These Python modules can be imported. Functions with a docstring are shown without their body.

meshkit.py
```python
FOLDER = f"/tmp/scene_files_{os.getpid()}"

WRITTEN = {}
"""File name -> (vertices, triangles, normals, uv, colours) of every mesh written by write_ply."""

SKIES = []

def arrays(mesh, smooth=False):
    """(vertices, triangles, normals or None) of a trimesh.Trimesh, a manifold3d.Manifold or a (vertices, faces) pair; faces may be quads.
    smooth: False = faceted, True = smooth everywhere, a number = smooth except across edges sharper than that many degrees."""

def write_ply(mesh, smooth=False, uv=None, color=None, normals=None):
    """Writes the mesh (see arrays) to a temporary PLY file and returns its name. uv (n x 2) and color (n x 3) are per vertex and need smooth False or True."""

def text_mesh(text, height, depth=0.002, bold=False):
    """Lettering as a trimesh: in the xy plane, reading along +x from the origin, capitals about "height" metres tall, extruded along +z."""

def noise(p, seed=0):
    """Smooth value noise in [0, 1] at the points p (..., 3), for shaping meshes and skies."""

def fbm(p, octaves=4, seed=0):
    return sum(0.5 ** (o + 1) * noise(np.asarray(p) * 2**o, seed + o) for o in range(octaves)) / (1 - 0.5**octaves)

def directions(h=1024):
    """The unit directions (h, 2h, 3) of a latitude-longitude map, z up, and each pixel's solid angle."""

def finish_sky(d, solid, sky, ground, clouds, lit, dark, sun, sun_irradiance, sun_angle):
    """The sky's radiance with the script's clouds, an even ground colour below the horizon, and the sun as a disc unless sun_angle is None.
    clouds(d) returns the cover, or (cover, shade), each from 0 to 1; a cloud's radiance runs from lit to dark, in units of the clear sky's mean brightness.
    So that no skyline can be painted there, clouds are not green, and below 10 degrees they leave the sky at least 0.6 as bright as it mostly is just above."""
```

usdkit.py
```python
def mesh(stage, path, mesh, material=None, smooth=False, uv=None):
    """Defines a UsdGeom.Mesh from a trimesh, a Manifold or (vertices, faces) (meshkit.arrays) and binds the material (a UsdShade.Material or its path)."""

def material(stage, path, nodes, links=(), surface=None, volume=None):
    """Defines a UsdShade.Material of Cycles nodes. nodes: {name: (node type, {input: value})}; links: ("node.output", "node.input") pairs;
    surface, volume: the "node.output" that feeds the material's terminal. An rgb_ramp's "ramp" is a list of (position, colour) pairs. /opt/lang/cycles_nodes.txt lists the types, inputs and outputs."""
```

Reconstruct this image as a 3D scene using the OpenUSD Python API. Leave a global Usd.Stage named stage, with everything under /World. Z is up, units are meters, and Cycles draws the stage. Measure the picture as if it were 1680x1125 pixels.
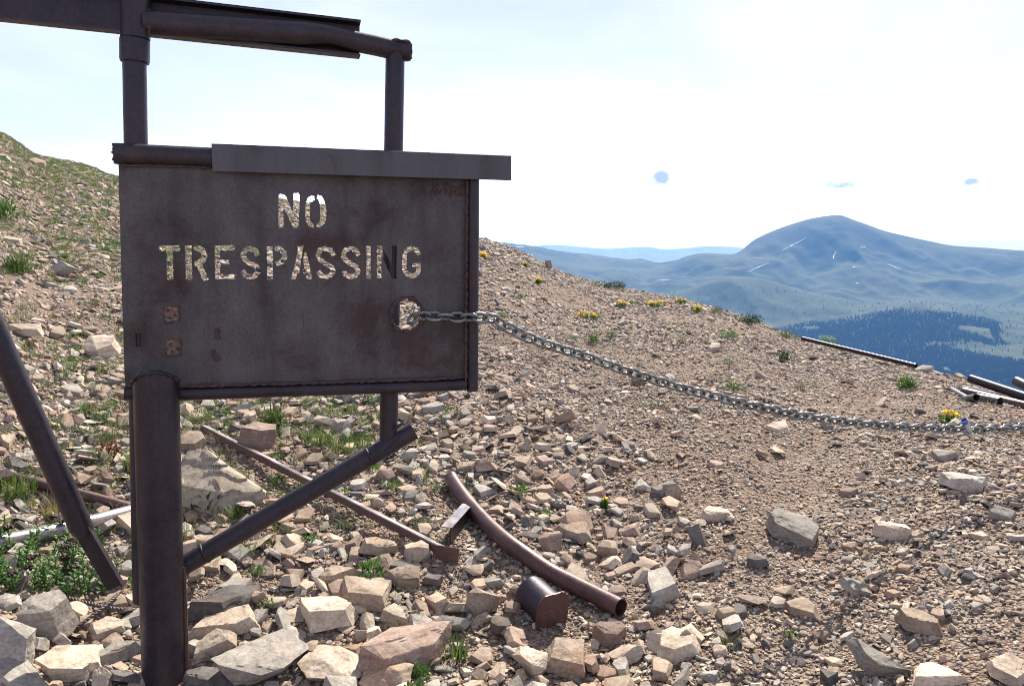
import math, random, re
import numpy as np, trimesh
import shapely
from shapely.geometry import Polygon, LineString, Point, box as sbox
from shapely.ops import unary_union
from scipy.interpolate import PchipInterpolator
from scipy.spatial import ConvexHull, cKDTree
from pxr import Usd, UsdGeom, UsdLux, UsdShade, Sdf, Gf, Vt
import usdkit, meshkit

rng = np.random.default_rng(7)
random.seed(7)
stage = Usd.Stage.CreateInMemory()
UsdGeom.SetStageUpAxis(stage, "Z")
UsdGeom.SetStageMetersPerUnit(stage, 1.0)
UsdGeom.Xform.Define(stage, "/World")
UsdGeom.Scope.Define(stage, "/World/Looks")

# ------------------------------------------------------------------ camera
F, CX, CY, PITCH, EYE = 1270.0, 840.0, 562.5, math.radians(7.05), 1.6
cam = UsdGeom.Camera.Define(stage, "/World/camera")
cam.CreateHorizontalApertureAttr(36.0)
cam.CreateVerticalApertureAttr(36.0 * 685 / 1024)
cam.CreateFocalLengthAttr(36.0 * F / 1680)
cam.CreateClippingRangeAttr(Gf.Vec2f(0.05, 100000.0))
cam.CreateExposureAttr(1.3)
cx_ = UsdGeom.Xformable(cam)
cx_.AddTranslateOp().Set(Gf.Vec3d(0, 0, EYE))
cx_.AddRotateXOp().Set(90.0 - math.degrees(PITCH))

# ------------------------------------------------------------------ sky and sun
SUN_AZ, SUN_EL = math.radians(20), math.radians(43)
SKY_STRENGTH, SUN_INTENSITY = 0.072, 1.25
S = np.array([math.cos(SUN_EL) * math.sin(SUN_AZ), math.cos(SUN_EL) * math.cos(SUN_AZ), math.sin(SUN_EL)])
sun = UsdLux.DistantLight.Define(stage, "/World/sun")
sun.CreateIntensityAttr(SUN_INTENSITY)
sun.CreateAngleAttr(0.5)
sun.CreateNormalizeAttr(True)
sun.CreateColorAttr(Gf.Vec3f(1.0, 0.94, 0.845))
_z = S; _x = np.cross([0, 0, 1.0], _z); _x /= np.linalg.norm(_x); _y = np.cross(_z, _x)
UsdGeom.Xformable(sun).AddTransformOp().Set(Gf.Matrix4d(*_x, 0, *_y, 0, *_z, 0, 0, 0, 0, 1))
dome = UsdLux.DomeLight.Define(stage, "/World/sky")
dome.GetPrim().SetCustomDataByKey("kind", "structure")
dome.GetPrim().SetCustomDataByKey("label", "pale bright summer sky with thin haze and three tiny clouds")
CLOUDS = [(1083, 293, .0115, .0085), (1380, 303, .016, .0045), (1590, 298, .014, .004)]


def view_dir(x, y):
    a, b = (x - CX) / F, (CY - y) / F
    d = np.array([a, math.cos(PITCH) + b * math.sin(PITCH), -math.sin(PITCH) + b * math.cos(PITCH)])
    return d


sky_nodes = {
    "tc": ("texture_coordinate", {}),
    "sky": ("sky_texture", {"sky_type": "single_scattering", "sun_disc": False, "sun_elevation": SUN_EL, "sun_rotation": SUN_AZ,
                            "altitude": 3700.0, "air_density": 1.0, "aerosol_density": 5.0, "ozone_density": 1.0}),
    "mp": ("mapping", {"scale": (2.2, 2.2, 7.0)}),
    "cn": ("noise_texture", {"scale": 1.3, "detail": 6.0, "roughness": 0.55, "distortion": 0.4}),
    "cr": ("rgb_ramp", {"ramp": [(0.25, (0.08, 0.08, 0.08)), (0.75, (0.22, 0.22, 0.22))]}),
    "tint": ("mix_color", {"blend_type": "multiply", "fac": 1.0, "b": (1.06, .92, 1.05), "use_clamp": False}),
    "ct": ("mix_color", {"blend_type": "mix", "b": (17., 17., 17.6), "use_clamp": False}),
    "wob": ("noise_texture", {"scale": 60.0, "detail": 4.0}),
    "bg": ("background_shader", {"strength": SKY_STRENGTH}),
}
sky_links = [("tc.generated", "mp.vector"), ("mp.vector", "cn.vector"), ("cn.fac", "cr.fac"), ("cr.color", "ct.fac"), ("sky.color", "tint.a"), ("tint.result", "ct.a"), ("tc.generated", "wob.vector")]
last = "ct.result"
for i, (x, y, w, h) in enumerate(CLOUDS):                      # three small flat clouds low over the mountains
    d = view_dir(x, y); d /= np.linalg.norm(d)
    right = np.array([d[1], -d[0], 0]); right /= np.linalg.norm(right); up = np.cross(right, d)
    for k, (ax, s) in enumerate(((right, w), (up, h))):
        sky_nodes[f"d{i}{k}"] = ("vector_math", {"math_type": "dot_product", "vector2": tuple(ax / s)})
        sky_links.append(("tc.generated", f"d{i}{k}.vector1"))
        sky_nodes[f"q{i}{k}"] = ("math", {"math_type": "multiply"})
        sky_links += [(f"d{i}{k}.value", f"q{i}{k}.value1"), (f"d{i}{k}.value", f"q{i}{k}.value2")]
    sky_nodes[f"s{i}"] = ("math", {"math_type": "add"})
    sky_nodes[f"w{i}"] = ("math", {"math_type": "multiply_add", "value2": 5.0, "value3": -2.4})
    sky_nodes[f"t{i}"] = ("math", {"math_type": "add"})
    sky_nodes[f"f{i}"] = ("map_range", {"from_min": 1.6, "from_max": 0.2, "to_min": 0.0, "to_max": 0.8, "clamp": True})
    sky_nodes[f"g{i}"] = ("vector_math", {"math_type": "dot_product", "vector2": tuple(d)})
    sky_nodes[f"h{i}"] = ("math", {"math_type": "greater_than", "value2": 0.9})
    sky_nodes[f"k{i}"] = ("math", {"math_type": "multiply"})
    sky_nodes[f"m{i}"] = ("mix_color", {"blend_type": "mix", "b": (1.9, 2.7, 3.8), "use_clamp": False})
    sky_links += [(f"q{i}0.value", f"s{i}.value1"), (f"q{i}1.value", f"s{i}.value2"), ("wob.fac", f"w{i}.value1"),
                  (f"s{i}.value", f"t{i}.value1"), (f"w{i}.value", f"t{i}.value2"), (f"t{i}.value", f"f{i}.value"),
                  ("tc.generated", f"g{i}.vector1"), (f"g{i}.value", f"h{i}.value1"), (f"h{i}.value", f"k{i}.value1"), (f"f{i}.result", f"k{i}.value2"),
                  (f"k{i}.value", f"m{i}.fac"), (last, f"m{i}.a")]
    last = f"m{i}.result"
sky_links.append((last, "bg.color"))
sky_mat = usdkit.material(stage, "/World/Looks/sky", sky_nodes, sky_links, surface="bg.background")
UsdShade.MaterialBindingAPI.Apply(dome.GetPrim()).Bind(sky_mat)

# ------------------------------------------------------------------ helpers
taken = {}


def path_for(name, parent=None):
    base = (str(parent.GetPath()) if parent else "/World") + "/" + name
    n = taken.get(base, 0)
    taken[base] = n + 1
    return base if n == 0 else f"{base}_{n:03d}"


def tag(p, label=None, cat=None, group=None, kind=None):
    for k, v in (("label", label), ("category", cat), ("group", group), ("kind", kind)):
        if v:
            p.SetCustomDataByKey(k, v)
    return p


def obj(name, mesh, mat, parent=None, smooth=False, **kw):
    m = usdkit.mesh(stage, path_for(name, parent), mesh, M[mat], smooth=smooth)
    return tag(m.GetPrim(), **kw)


def thing(name, label, cat, loc=(0, 0, 0), group=None):
    x = UsdGeom.Xform.Define(stage, path_for(name))
    return tag(x.GetPrim(), label, cat, group)


def ray(x, y):
    d = view_dir(x, y)
    return np.array([0, 0, EYE]), d


def pix(x, y, depth):
    o, d = ray(x, y)
    return o + d * depth                                        # view_dir has unit length along the optical axis


def norm(v):
    v = np.asarray(v, float)
    return v / np.linalg.norm(v)


def frames(P):
    P = np.asarray(P, float)
    T = np.gradient(P, axis=0)
    T /= np.linalg.norm(T, axis=1, keepdims=True)
    a = np.cross(T[0], [0, 0, 1.0] if abs(T[0][2]) < .9 else [1.0, 0, 0])
    A = [norm(a)]
    for i in range(1, len(P)):
        b = A[-1] - T[i] * (A[-1] @ T[i])
        A.append(norm(b))
    A = np.array(A)
    return T, A, np.cross(T, A)


def sweep(P, R, sides=28, wall=0.0, squash=None):
    """A round tube along P; wall > 0 leaves it hollow with open ends."""
    P = np.asarray(P, float)
    R = np.broadcast_to(np.asarray(R, float), (len(P),))
    T, A, B = frames(P)
    ang = np.arange(sides) * 2 * np.pi / sides
    sq = np.ones((len(P), sides)) if squash is None else squash(np.linspace(0, 1, len(P))[:, None], ang[None, :])

    def ring(r):
        return (P[:, None] + (r[:, None] * sq)[:, :, None] * (np.cos(ang)[None, :, None] * A[:, None] + np.sin(ang)[None, :, None] * B[:, None])).reshape(-1, 3)
    n, s = len(P), sides
    i, j = np.meshgrid(np.arange(n - 1), np.arange(s), indexing="ij")
    q = np.stack([i * s + j, i * s + (j + 1) % s, (i + 1) * s + (j + 1) % s, (i + 1) * s + j], -1).reshape(-1, 4)
    j = np.arange(s)
    if wall > 0:
        V = np.vstack([ring(R), ring(R - wall)])
        o = n * s
        e0 = np.stack([j, o + j, o + (j + 1) % s, (j + 1) % s], 1)
        e1 = np.stack([(n - 1) * s + j, (n - 1) * s + (j + 1) % s, o + (n - 1) * s + (j + 1) % s, o + (n - 1) * s + j], 1)
        Q = np.vstack([q, q[:, ::-1] + o, e0, e1])
        f = np.vstack([Q[:, [0, 1, 2]], Q[:, [0, 2, 3]]])
    else:
        V = np.vstack([ring(R), P[:1], P[-1:]])
        o = n * s
        f = np.vstack([q[:, [0, 1, 2]], q[:, [0, 2, 3]],
                       np.stack([(j + 1) % s, j, np.full(s, o)], 1), np.stack([(n - 1) * s + j, (n - 1) * s + (j + 1) % s, np.full(s, o + 1)], 1)])
    return trimesh.Trimesh(V, f, process=False)


def line(a, b, n=2):
    return np.linspace(a, b, n)


def extr(poly, p0, p1, xa, ya, bevel=0):
    """Extrudes a 2D outline (in axes xa, ya) from p0 to p1."""
    m = trimesh.creation.extrude_polygon(poly, 1.0, engine="earcut")
    v = m.vertices
    V = np.asarray(p0) + v[:, :1] * np.asarray(xa) + v[:, 1:2] * np.asarray(ya) + v[:, 2:3] * (np.asarray(p1) - np.asarray(p0))
    m2 = trimesh.Trimesh(V, m.faces, process=False)
    if m2.volume < 0:
        m2.invert()
    return m2


def cat(*ms):
    return trimesh.util.concatenate([m for m in ms if m is not None])


def bead(P, r, seed=0, sides=8, step=.006):
    """A lumpy weld bead along a polyline."""
    P = np.asarray(P, float)
    L = np.r_[0, np.cumsum(np.linalg.norm(np.diff(P, axis=0), axis=1))]
    t = np.arange(0, L[-1], step)
    Q = np.stack([np.interp(t, L, P[:, k]) for k in range(3)], 1)
    g = np.random.default_rng(seed)
    m = sweep(Q, r * (.75 + .25 * np.sin(t / .011 * 2) + .2 * g.random(len(t))), sides)
    m.vertices += (meshkit.noise(m.vertices * 90, seed)[:, None] - .5) * r * .9
    return m


def smoothnoise(p, octaves, seed):
    return meshkit.fbm(p, octaves, seed) - .5


# ------------------------------------------------------------------ materials
M = {}


def mat(name, nodes, links, surface="p.BSDF"):
    M[name] = usdkit.material(stage, "/World/Looks/" + name, nodes, links, surface=surface)


def steel(name, dark, mid, rust, rough=.45, metallic=.55, rustpos=.55, bump=.25, scale=5.0, speck=.25, fine=14, streak=.7):
    mat(name, {
        "g": ("geometry", {}),
        "n": ("noise_texture", {"scale": scale, "detail": 8.0, "roughness": .65, "distortion": .3}),
        "n2": ("noise_texture", {"scale": scale * fine, "detail": 5.0, "roughness": .7}),
        "n3": ("noise_texture", {"scale": 420.0, "detail": 2.0}),
        "r": ("rgb_ramp", {"ramp": [(.25, dark), (.5, mid), (rustpos + .02, mid), (rustpos + .12, rust)]}),
        "r2": ("rgb_ramp", {"ramp": [(.36, (1 - speck,) * 3), (.64, (1 + speck, 1 + speck * .9, 1 + speck * .85))]}),
        "mx": ("mix_color", {"blend_type": "multiply", "fac": 1.0, "use_clamp": False}),
        "sm": ("mapping", {"scale": (11.0, 11.0, 1.3)}), "sn": ("noise_texture", {"scale": 1.0, "detail": 5.0, "roughness": .6}),
        "sr": ("rgb_ramp", {"ramp": [(.32, (.68, .64, .63)), (.5, (1., 1., 1.)), (.68, (1.22, 1.2, 1.2))]}), "sx": ("mix_color", {"blend_type": "multiply", "fac": streak, "use_clamp": False}),
        "rr": ("map_range", {"from_min": .3, "from_max": .75, "to_min": rough - .1, "to_max": rough + .22}),
        "ad": ("math", {"math_type": "multiply_add", "value2": .35}),
        "b": ("bump", {"strength": bump, "distance": .0025}),
        "p": ("principled_bsdf", {"metallic": metallic, "specular_ior_level": .5}),
    }, [("g.position", "n.vector"), ("g.position", "n2.vector"), ("g.position", "n3.vector"), ("n.fac", "r.fac"), ("n2.fac", "r2.fac"),
        ("r.color", "mx.a"), ("r2.color", "mx.b"), ("g.position", "sm.vector"), ("sm.vector", "sn.vector"), ("sn.fac", "sr.fac"), ("mx.result", "sx.a"), ("sr.color", "sx.b"), ("sx.result", "p.base_color"), ("n.fac", "rr.value"), ("rr.result", "p.roughness"),
        ("n3.fac", "ad.value1"), ("n2.fac", "ad.value3"), ("ad.value", "b.height"), ("b.normal", "p.normal")])


steel("pipe_steel", (.016, .0135, .019), (.028, .022, .028), (.045, .028, .026), rough=.40, metallic=.6, speck=.20, rustpos=.55, bump=.4)
steel("plate_steel", (.066, .061, .062), (.050, .044, .045), (.038, .023, .022), rough=.62, metallic=.35, rustpos=.50, bump=.22, scale=4.2, speck=.24, fine=32, streak=1.0)
steel("angle_steel", (.046, .044, .049), (.056, .052, .056), (.05, .036, .032), rough=.42, metallic=.5, speck=.12, fine=34)
steel("worn_steel", (.20, .175, .17), (.28, .25, .24), (.16, .10, .08), rough=.32, metallic=.75)
steel("rusty_bar", (.05, .030, .027), (.08, .043, .038), (.10, .05, .038), rough=.38, metallic=.5)
steel("weld_rust", (.03, .018, .016), (.056, .031, .025), (.12, .056, .036), rough=.75, metallic=.2, scale=30., bump=.8)
steel("pocket_rust", (.07, .035, .025), (.15, .095, .07), (.25, .20, .16), rough=.8, metallic=.05, scale=30., bump=.8, rustpos=.48)
steel("chain_steel", (.11, .116, .113), (.17, .178, .174), (.14, .122, .10), rough=.34, metallic=.75, scale=14., bump=.15)
steel("cable_steel", (.05, .045, .045), (.09, .075, .07), (.12, .07, .05), rough=.5, metallic=.5)


def rock_mat(name, a, b, c, scale=9.0, bump=.5):
    mat(name, {
        "g": ("geometry", {}),
        "oi": ("object_info", {}),
        "n": ("noise_texture", {"scale": scale, "detail": 8.0, "roughness": .62, "distortion": .6}),
        "n2": ("noise_texture", {"scale": scale * 9, "detail": 6.0, "roughness": .7}),
        "n3": ("noise_texture", {"scale": scale * .45, "detail": 4.0, "distortion": 1.0}),
        "r": ("rgb_ramp", {"ramp": [(.32, a), (.62, b)]}),
        "st": ("rgb_ramp", {"ramp": [(.54, (0., 0., 0.)), (.72, (.75, .75, .75))]}),
        "m": ("mix_color", {"blend_type": "mix", "b": c}),
        "r2": ("rgb_ramp", {"ramp": [(.3, (.62, .62, .62)), (.7, (1.25, 1.25, 1.25))]}),
        "bm": ("mapping", {"scale": (5.0, 7.0, 46.0), "rotation": (.35, .25, 0.0)}),
        "bn": ("noise_texture", {"scale": 1.0, "detail": 5.0, "distortion": .8}),
        "br": ("rgb_ramp", {"ramp": [(.30, (.66, .64, .62)), (.46, (1.0, 1.0, 1.0)), (.60, (1.0, 1.0, 1.0)), (.74, (1.22, 1.2, 1.15))]}),
        "bx": ("mix_color", {"blend_type": "multiply", "fac": .75, "use_clamp": False}),
        "hb": ("math", {"math_type": "multiply_add", "value2": .8}),
        "mx": ("mix_color", {"blend_type": "multiply", "fac": 1.0, "use_clamp": False}),
        "vr": ("map_range", {"to_min": .7, "to_max": 1.25}),
        "my": ("vector_math", {"math_type": "scale"}),
        "b": ("bump", {"strength": bump, "distance": .006}),
        "p": ("principled_bsdf", {"roughness": .85, "specular_ior_level": .3}),
    }, [("g.position", "n.vector"), ("g.position", "n2.vector"), ("g.position", "n3.vector"), ("n.fac", "r.fac"), ("n3.fac", "st.fac"), ("st.color", "m.fac"), ("r.color", "m.a"),
        ("n2.fac", "r2.fac"), ("g.position", "bm.vector"), ("bm.vector", "bn.vector"), ("bn.fac", "br.fac"), ("m.result", "bx.a"), ("br.color", "bx.b"), ("bn.fac", "hb.value1"), ("n2.fac", "hb.value3"), ("bx.result", "mx.a"), ("r2.color", "mx.b"), ("oi.random", "vr.value"), ("mx.result", "my.vector1"), ("vr.result", "my.scale"),
        ("my.vector", "p.base_color"), ("hb.value", "b.height"), ("b.normal", "p.normal")])


rock_mat("cream_stone", (0.318, 0.250, 0.182), (0.460, 0.376, 0.288), (0.328, 0.209, 0.127))
rock_mat("tan_stone", (0.224, 0.162, 0.112), (0.353, 0.273, 0.202), (0.292, 0.174, 0.101))
rock_mat("grey_stone", (0.194, 0.174, 0.146), (0.340, 0.304, 0.259), (0.268, 0.197, 0.141))
rock_mat("pink_stone", (0.188, 0.130, 0.099), (0.304, 0.218, 0.169), (0.255, 0.145, 0.090))
rock_mat("dark_stone", (.06, .054, .05), (.13, .115, .10), (.17, .11, .08))
rock_mat("stained_stone", (.18, .148, .112), (.265, .225, .172), (.28, .14, .07), scale=5.)
ROCKS = ["cream_stone", "tan_stone", "grey_stone", "pink_stone", "dark_stone"]
ROCKW = np.array([.21, .31, .26, .15, .07]); ROCKW /= ROCKW.sum()

mat("soil", {
    "g": ("geometry", {}),
    "n": ("noise_texture", {"scale": 1.1, "detail": 6.0, "roughness": .6}),
    "n2": ("noise_texture", {"scale": 38.0, "detail": 8.0, "roughness": .75}),
    "v": ("voronoi_texture", {"scale": 95.0, "feature": "f1"}),
    "v2": ("voronoi_texture", {"scale": 34.0, "feature": "f1"}),
    "r": ("rgb_ramp", {"ramp": [(.35, (.178, .124, .088)), (.6, (.255, .193, .146))]}),
    "vc": ("rgb_to_bw", {}), "vm": ("map_range", {"to_min": .55, "to_max": 1.4}),
    "r2": ("rgb_ramp", {"ramp": [(.3, (.7, .68, .66)), (.7, (1.2, 1.2, 1.2))]}),
    "mx": ("mix_color", {"blend_type": "multiply", "fac": 1.0, "use_clamp": False}),
    "sc": ("vector_math", {"math_type": "scale"}),
    "h": ("math", {"math_type": "multiply_add", "value2": -1.6}),
    "h2": ("math", {"math_type": "multiply_add", "value2": -2.5}),
    "b": ("bump", {"strength": .9, "distance": .012}),
    "p": ("principled_bsdf", {"roughness": .95, "specular_ior_level": .2}),
}, [("g.position", "n.vector"), ("g.position", "n2.vector"), ("g.position", "v.vector"), ("g.position", "v2.vector"), ("n.fac", "r.fac"), ("n2.fac", "r2.fac"), ("r.color", "mx.a"), ("r2.color", "mx.b"),
    ("v.color", "vc.color"), ("vc.val", "vm.value"), ("mx.result", "sc.vector1"), ("vm.result", "sc.scale"), ("sc.vector", "p.base_color"),
    ("v.distance", "h.value1"), ("n2.fac", "h.value3"), ("v2.distance", "h2.value1"), ("h.value", "h2.value3"), ("h2.value", "b.height"), ("b.normal", "p.normal")])


def leaf_mat(name, a, b, rough=.55, trans=.35):
    mat(name, {
        "g": ("geometry", {}), "n": ("noise_texture", {"scale": 14.0, "detail": 3.0}),
        "w": ("math", {"math_type": "add"}), "w2": ("math", {"math_type": "multiply", "value2": .5}),
        "r": ("rgb_ramp", {"ramp": [(.3, a), (.75, b)]}),
        "p": ("principled_bsdf", {"roughness": rough, "specular_ior_level": .35}),
        "t": ("translucent_bsdf", {}), "mx": ("mix_closure", {"fac": trans}),
    }, [("g.position", "n.vector"), ("n.fac", "w.value1"), ("g.random_per_island", "w.value2"), ("w.value", "w2.value1"), ("w2.value", "r.fac"),
        ("r.color", "p.base_color"), ("r.color", "t.color"), ("p.BSDF", "mx.closure1"), ("t.BSDF", "mx.closure2")], surface="mx.closure")


leaf_mat("grass_blade", (.10, .15, .035), (.22, .27, .085))
leaf_mat("dry_blade", (.19, .165, .065), (.32, .27, .13))
leaf_mat("green_leaf", (.07, .14, .03), (.16, .25, .07))
leaf_mat("fleshy_leaf", (.10, .19, .045), (.22, .34, .11))
leaf_mat("dark_leaf", (.025, .05, .02), (.06, .09, .035), trans=.2)
leaf_mat("sage_leaf", (.11, .14, .08), (.19, .22, .13))
leaf_mat("yellow_petal", (.80, .58, .01), (.88, .72, .03), trans=.3)
leaf_mat("white_petal", (.6, .58, .5), (.75, .73, .66), trans=.3)
leaf_mat("red_head", (.03, .005, .006), (.06, .012, .011), trans=.1)
leaf_mat("red_leaf", (.14, .04, .02), (.20, .07, .03), trans=.3)
leaf_mat("stem", (.12, .10, .04), (.20, .17, .07), trans=.1)


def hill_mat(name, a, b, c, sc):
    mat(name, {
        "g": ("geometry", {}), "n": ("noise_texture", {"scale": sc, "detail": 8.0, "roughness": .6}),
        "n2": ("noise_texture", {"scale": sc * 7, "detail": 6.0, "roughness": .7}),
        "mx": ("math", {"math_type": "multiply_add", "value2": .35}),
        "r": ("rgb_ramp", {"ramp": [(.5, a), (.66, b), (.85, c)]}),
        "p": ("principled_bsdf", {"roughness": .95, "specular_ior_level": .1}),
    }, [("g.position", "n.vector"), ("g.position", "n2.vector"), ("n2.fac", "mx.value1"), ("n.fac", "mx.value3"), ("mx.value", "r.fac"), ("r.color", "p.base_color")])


hill_mat("tundra", (.014, .026, .010), (.034, .050, .019), (.052, .060, .027), .0016)
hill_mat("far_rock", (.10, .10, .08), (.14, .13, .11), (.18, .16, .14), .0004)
mat("snow", {"g": ("geometry", {}), "n": ("noise_texture", {"scale": .05, "detail": 4.0}), "r": ("rgb_ramp", {"ramp": [(.3, (.42, .4, .39)), (.7, (.6, .6, .6))]}),
             "p": ("principled_bsdf", {"roughness": .7})}, [("g.position", "n.vector"), ("n.fac", "r.fac"), ("r.color", "p.base_color")])
leaf_mat("conifer", (.024, .040, .020), (.046, .068, .032), rough=.9, trans=.05)
mat("tape_white", {"g": ("geometry", {}), "n": ("noise_texture", {"scale": 60., "detail": 4.0}), "r": ("rgb_ramp", {"ramp": [(.3, (.20, .20, .21)), (.7, (.42, .43, .45))]}),
                   "p": ("principled_bsdf", {"roughness": .5})}, [("g.position", "n.vector"), ("n.fac", "r.fac"), ("r.color", "p.base_color")])
mat("tape_blue", {"g": ("geometry", {}), "n": ("noise_texture", {"scale": 60., "detail": 4.0}), "r": ("rgb_ramp", {"ramp": [(.3, (.02, .04, .25)), (.7, (.05, .09, .38))]}),
                  "p": ("principled_bsdf", {"roughness": .45})}, [("g.position", "n.vector"), ("n.fac", "r.fac"), ("r.color", "p.base_color")])

# ------------------------------------------------------------------ the near ground: a spur that falls away to the right
H0 = 2.12
SIL = [(-500, 90, 34), (-250, 150, 34), (0, 219, 33), (30, 236, 33), (60, 256, 32), (110, 266, 31.5), (140, 272, 31), (190, 291, 30), (320, 310, 27), (455, 328, 25), (535, 341, 24),
       (660, 363, 21.5), (785, 391, 19), (850, 413, 17), (920, 446, 15.5), (980, 465, 14.5), (1110, 491, 12.8), (1200, 514, 11.8), (1270, 541, 11.2), (1330, 563, 10.6), (1430, 587, 9.7),
       (1500, 605, 9.2), (1560, 621, 8.6), (1680, 648, 8.0), (1900, 700, 7.3), (2300, 770, 6.8)]
_az, _t, _rc = [], [], []
for x, y, rc in SIL:
    d = view_dir(x, y)
    _az.append(math.atan2(d[0], d[1])); _t.append(d[2] / math.hypot(d[0], d[1])); _rc.append(rc)
_az = np.array([-math.pi - .3, -2.4, -1.5] + _az + [1.4, 2.3, math.pi + .3]); _t = np.array([.02, .06, .16] + _t + [-.2, -.1, .02]); _rc = np.array([20, 25, 32] + _rc + [9, 14, 20.])
T_OF, RC_OF = PchipInterpolator(_az, _t), PchipInterpolator(_az, _rc)


def ground_rel(x, y):
    az, r = np.arctan2(x, y), np.hypot(x, y)
    t, rc = T_OF(az), RC_OF(az)
    q = np.minimum(r / rc, 2.0)
    z = r * t - H0 * (1 - q) ** 2 - np.maximum(r / rc - 2.0, 0) * 2.0 * H0
    k = .12
    lo = -1.62 - np.maximum(r - 2.4, 0) * .8
    return np.where(r < 6, lo + k * np.logaddexp(0, np.minimum((z - lo) / k, 60)), z)


def gz(x, y):
    x, y = np.asarray(x, float), np.asarray(y, float)
    p = np.stack([x, y, np.zeros_like(x)], -1)
    r = np.hypot(x, y)
    near = np.clip(1.15 - r / RC_OF(np.arctan2(x, y)), .25, 1)
    z = ground_rel(x, y) + EYE
    z = z + near * (.16 * smoothnoise(p * .45, 3, 3) + .07 * smoothnoise(p * 1.7, 3, 9)) + .035 * smoothnoise(p * 6, 3, 21)
    return z


def hit(x, y, fn=gz, r0=1.5, r1=80.0, n=900):
    o, d = ray(x, y)
    s = np.geomspace(r0, r1, n)
    P = o + s[:, None] * d
    below = P[:, 2] < fn(P[:, 0], P[:, 1])
    if not below.any():
        return None
    i = int(np.argmax(below))
    a, b = s[max(i - 1, 0)], s[i]
    for _ in range(24):
        m = (a + b) / 2
        q = o + m * d
        if q[2] < fn(q[0], q[1]):
            b = m
        else:
            a = m
    return o + b * d


def to_px(P):
    P = np.asarray(P, float)
    v = P - [0, 0, EYE]
    dep = v[..., 1] * math.cos(PITCH) - v[..., 2] * math.sin(PITCH)
    up = v[..., 1] * math.sin(PITCH) + v[..., 2] * math.cos(PITCH)
    return CX + F * v[..., 0] / dep, CY - F * up / dep, dep


def ground_normal(x, y, e=.15):
    n = np.stack([gz(x - e, y) - gz(x + e, y), gz(x, y - e) - gz(x, y + e), np.full(np.shape(x), 2 * e)], -1)
    return n / np.linalg.norm(n, axis=-1, keepdims=True)


az = np.unique(np.r_[np.linspace(-math.pi, math.pi, 73), np.radians(np.arange(-44, 44.01, .22))])[:-1]
rr = np.r_[0.25, .6, np.geomspace(1.0, 120.0, 300)]
A, R = np.meshgrid(az, rr, indexing="ij")
X, Y = R * np.sin(A), R * np.cos(A)
Z = gz(X, Y)
V = np.stack([X, Y, Z], -1).reshape(-1, 3)
na, nr = len(az), len(rr)
i, j = np.meshgrid(np.arange(na), np.arange(nr - 1), indexing="ij")
i2 = (i + 1) % na
q = np.stack([i * nr + j, i * nr + j + 1, i2 * nr + j + 1, i2 * nr + j], -1).reshape(-1, 4)
c0 = len(V)
V = np.vstack([V, [[0, 0, float(gz(0, .001))]]])
f = np.vstack([q[:, [0, 2, 1]], q[:, [0, 3, 2]], np.stack([np.arange(na) * nr, np.full(na, c0), ((np.arange(na) + 1) % na) * nr], 1)])
gm = trimesh.Trimesh(V, f, process=False)
if gm.face_normals[:, 2].mean() < 0:
    gm.invert()
ground = obj("ground", gm, "soil", smooth=True, kind="structure", label="stony brown alpine slope falling away to the right")

# ------------------------------------------------------------------ far terrain
PX = [700, 780, 850, 900, 1000, 1060, 1090, 1130, 1160, 1200, 1240, 1300, 1335, 1370, 1400, 1440, 1480, 1520, 1560, 1600, 1680, 1800]


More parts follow.
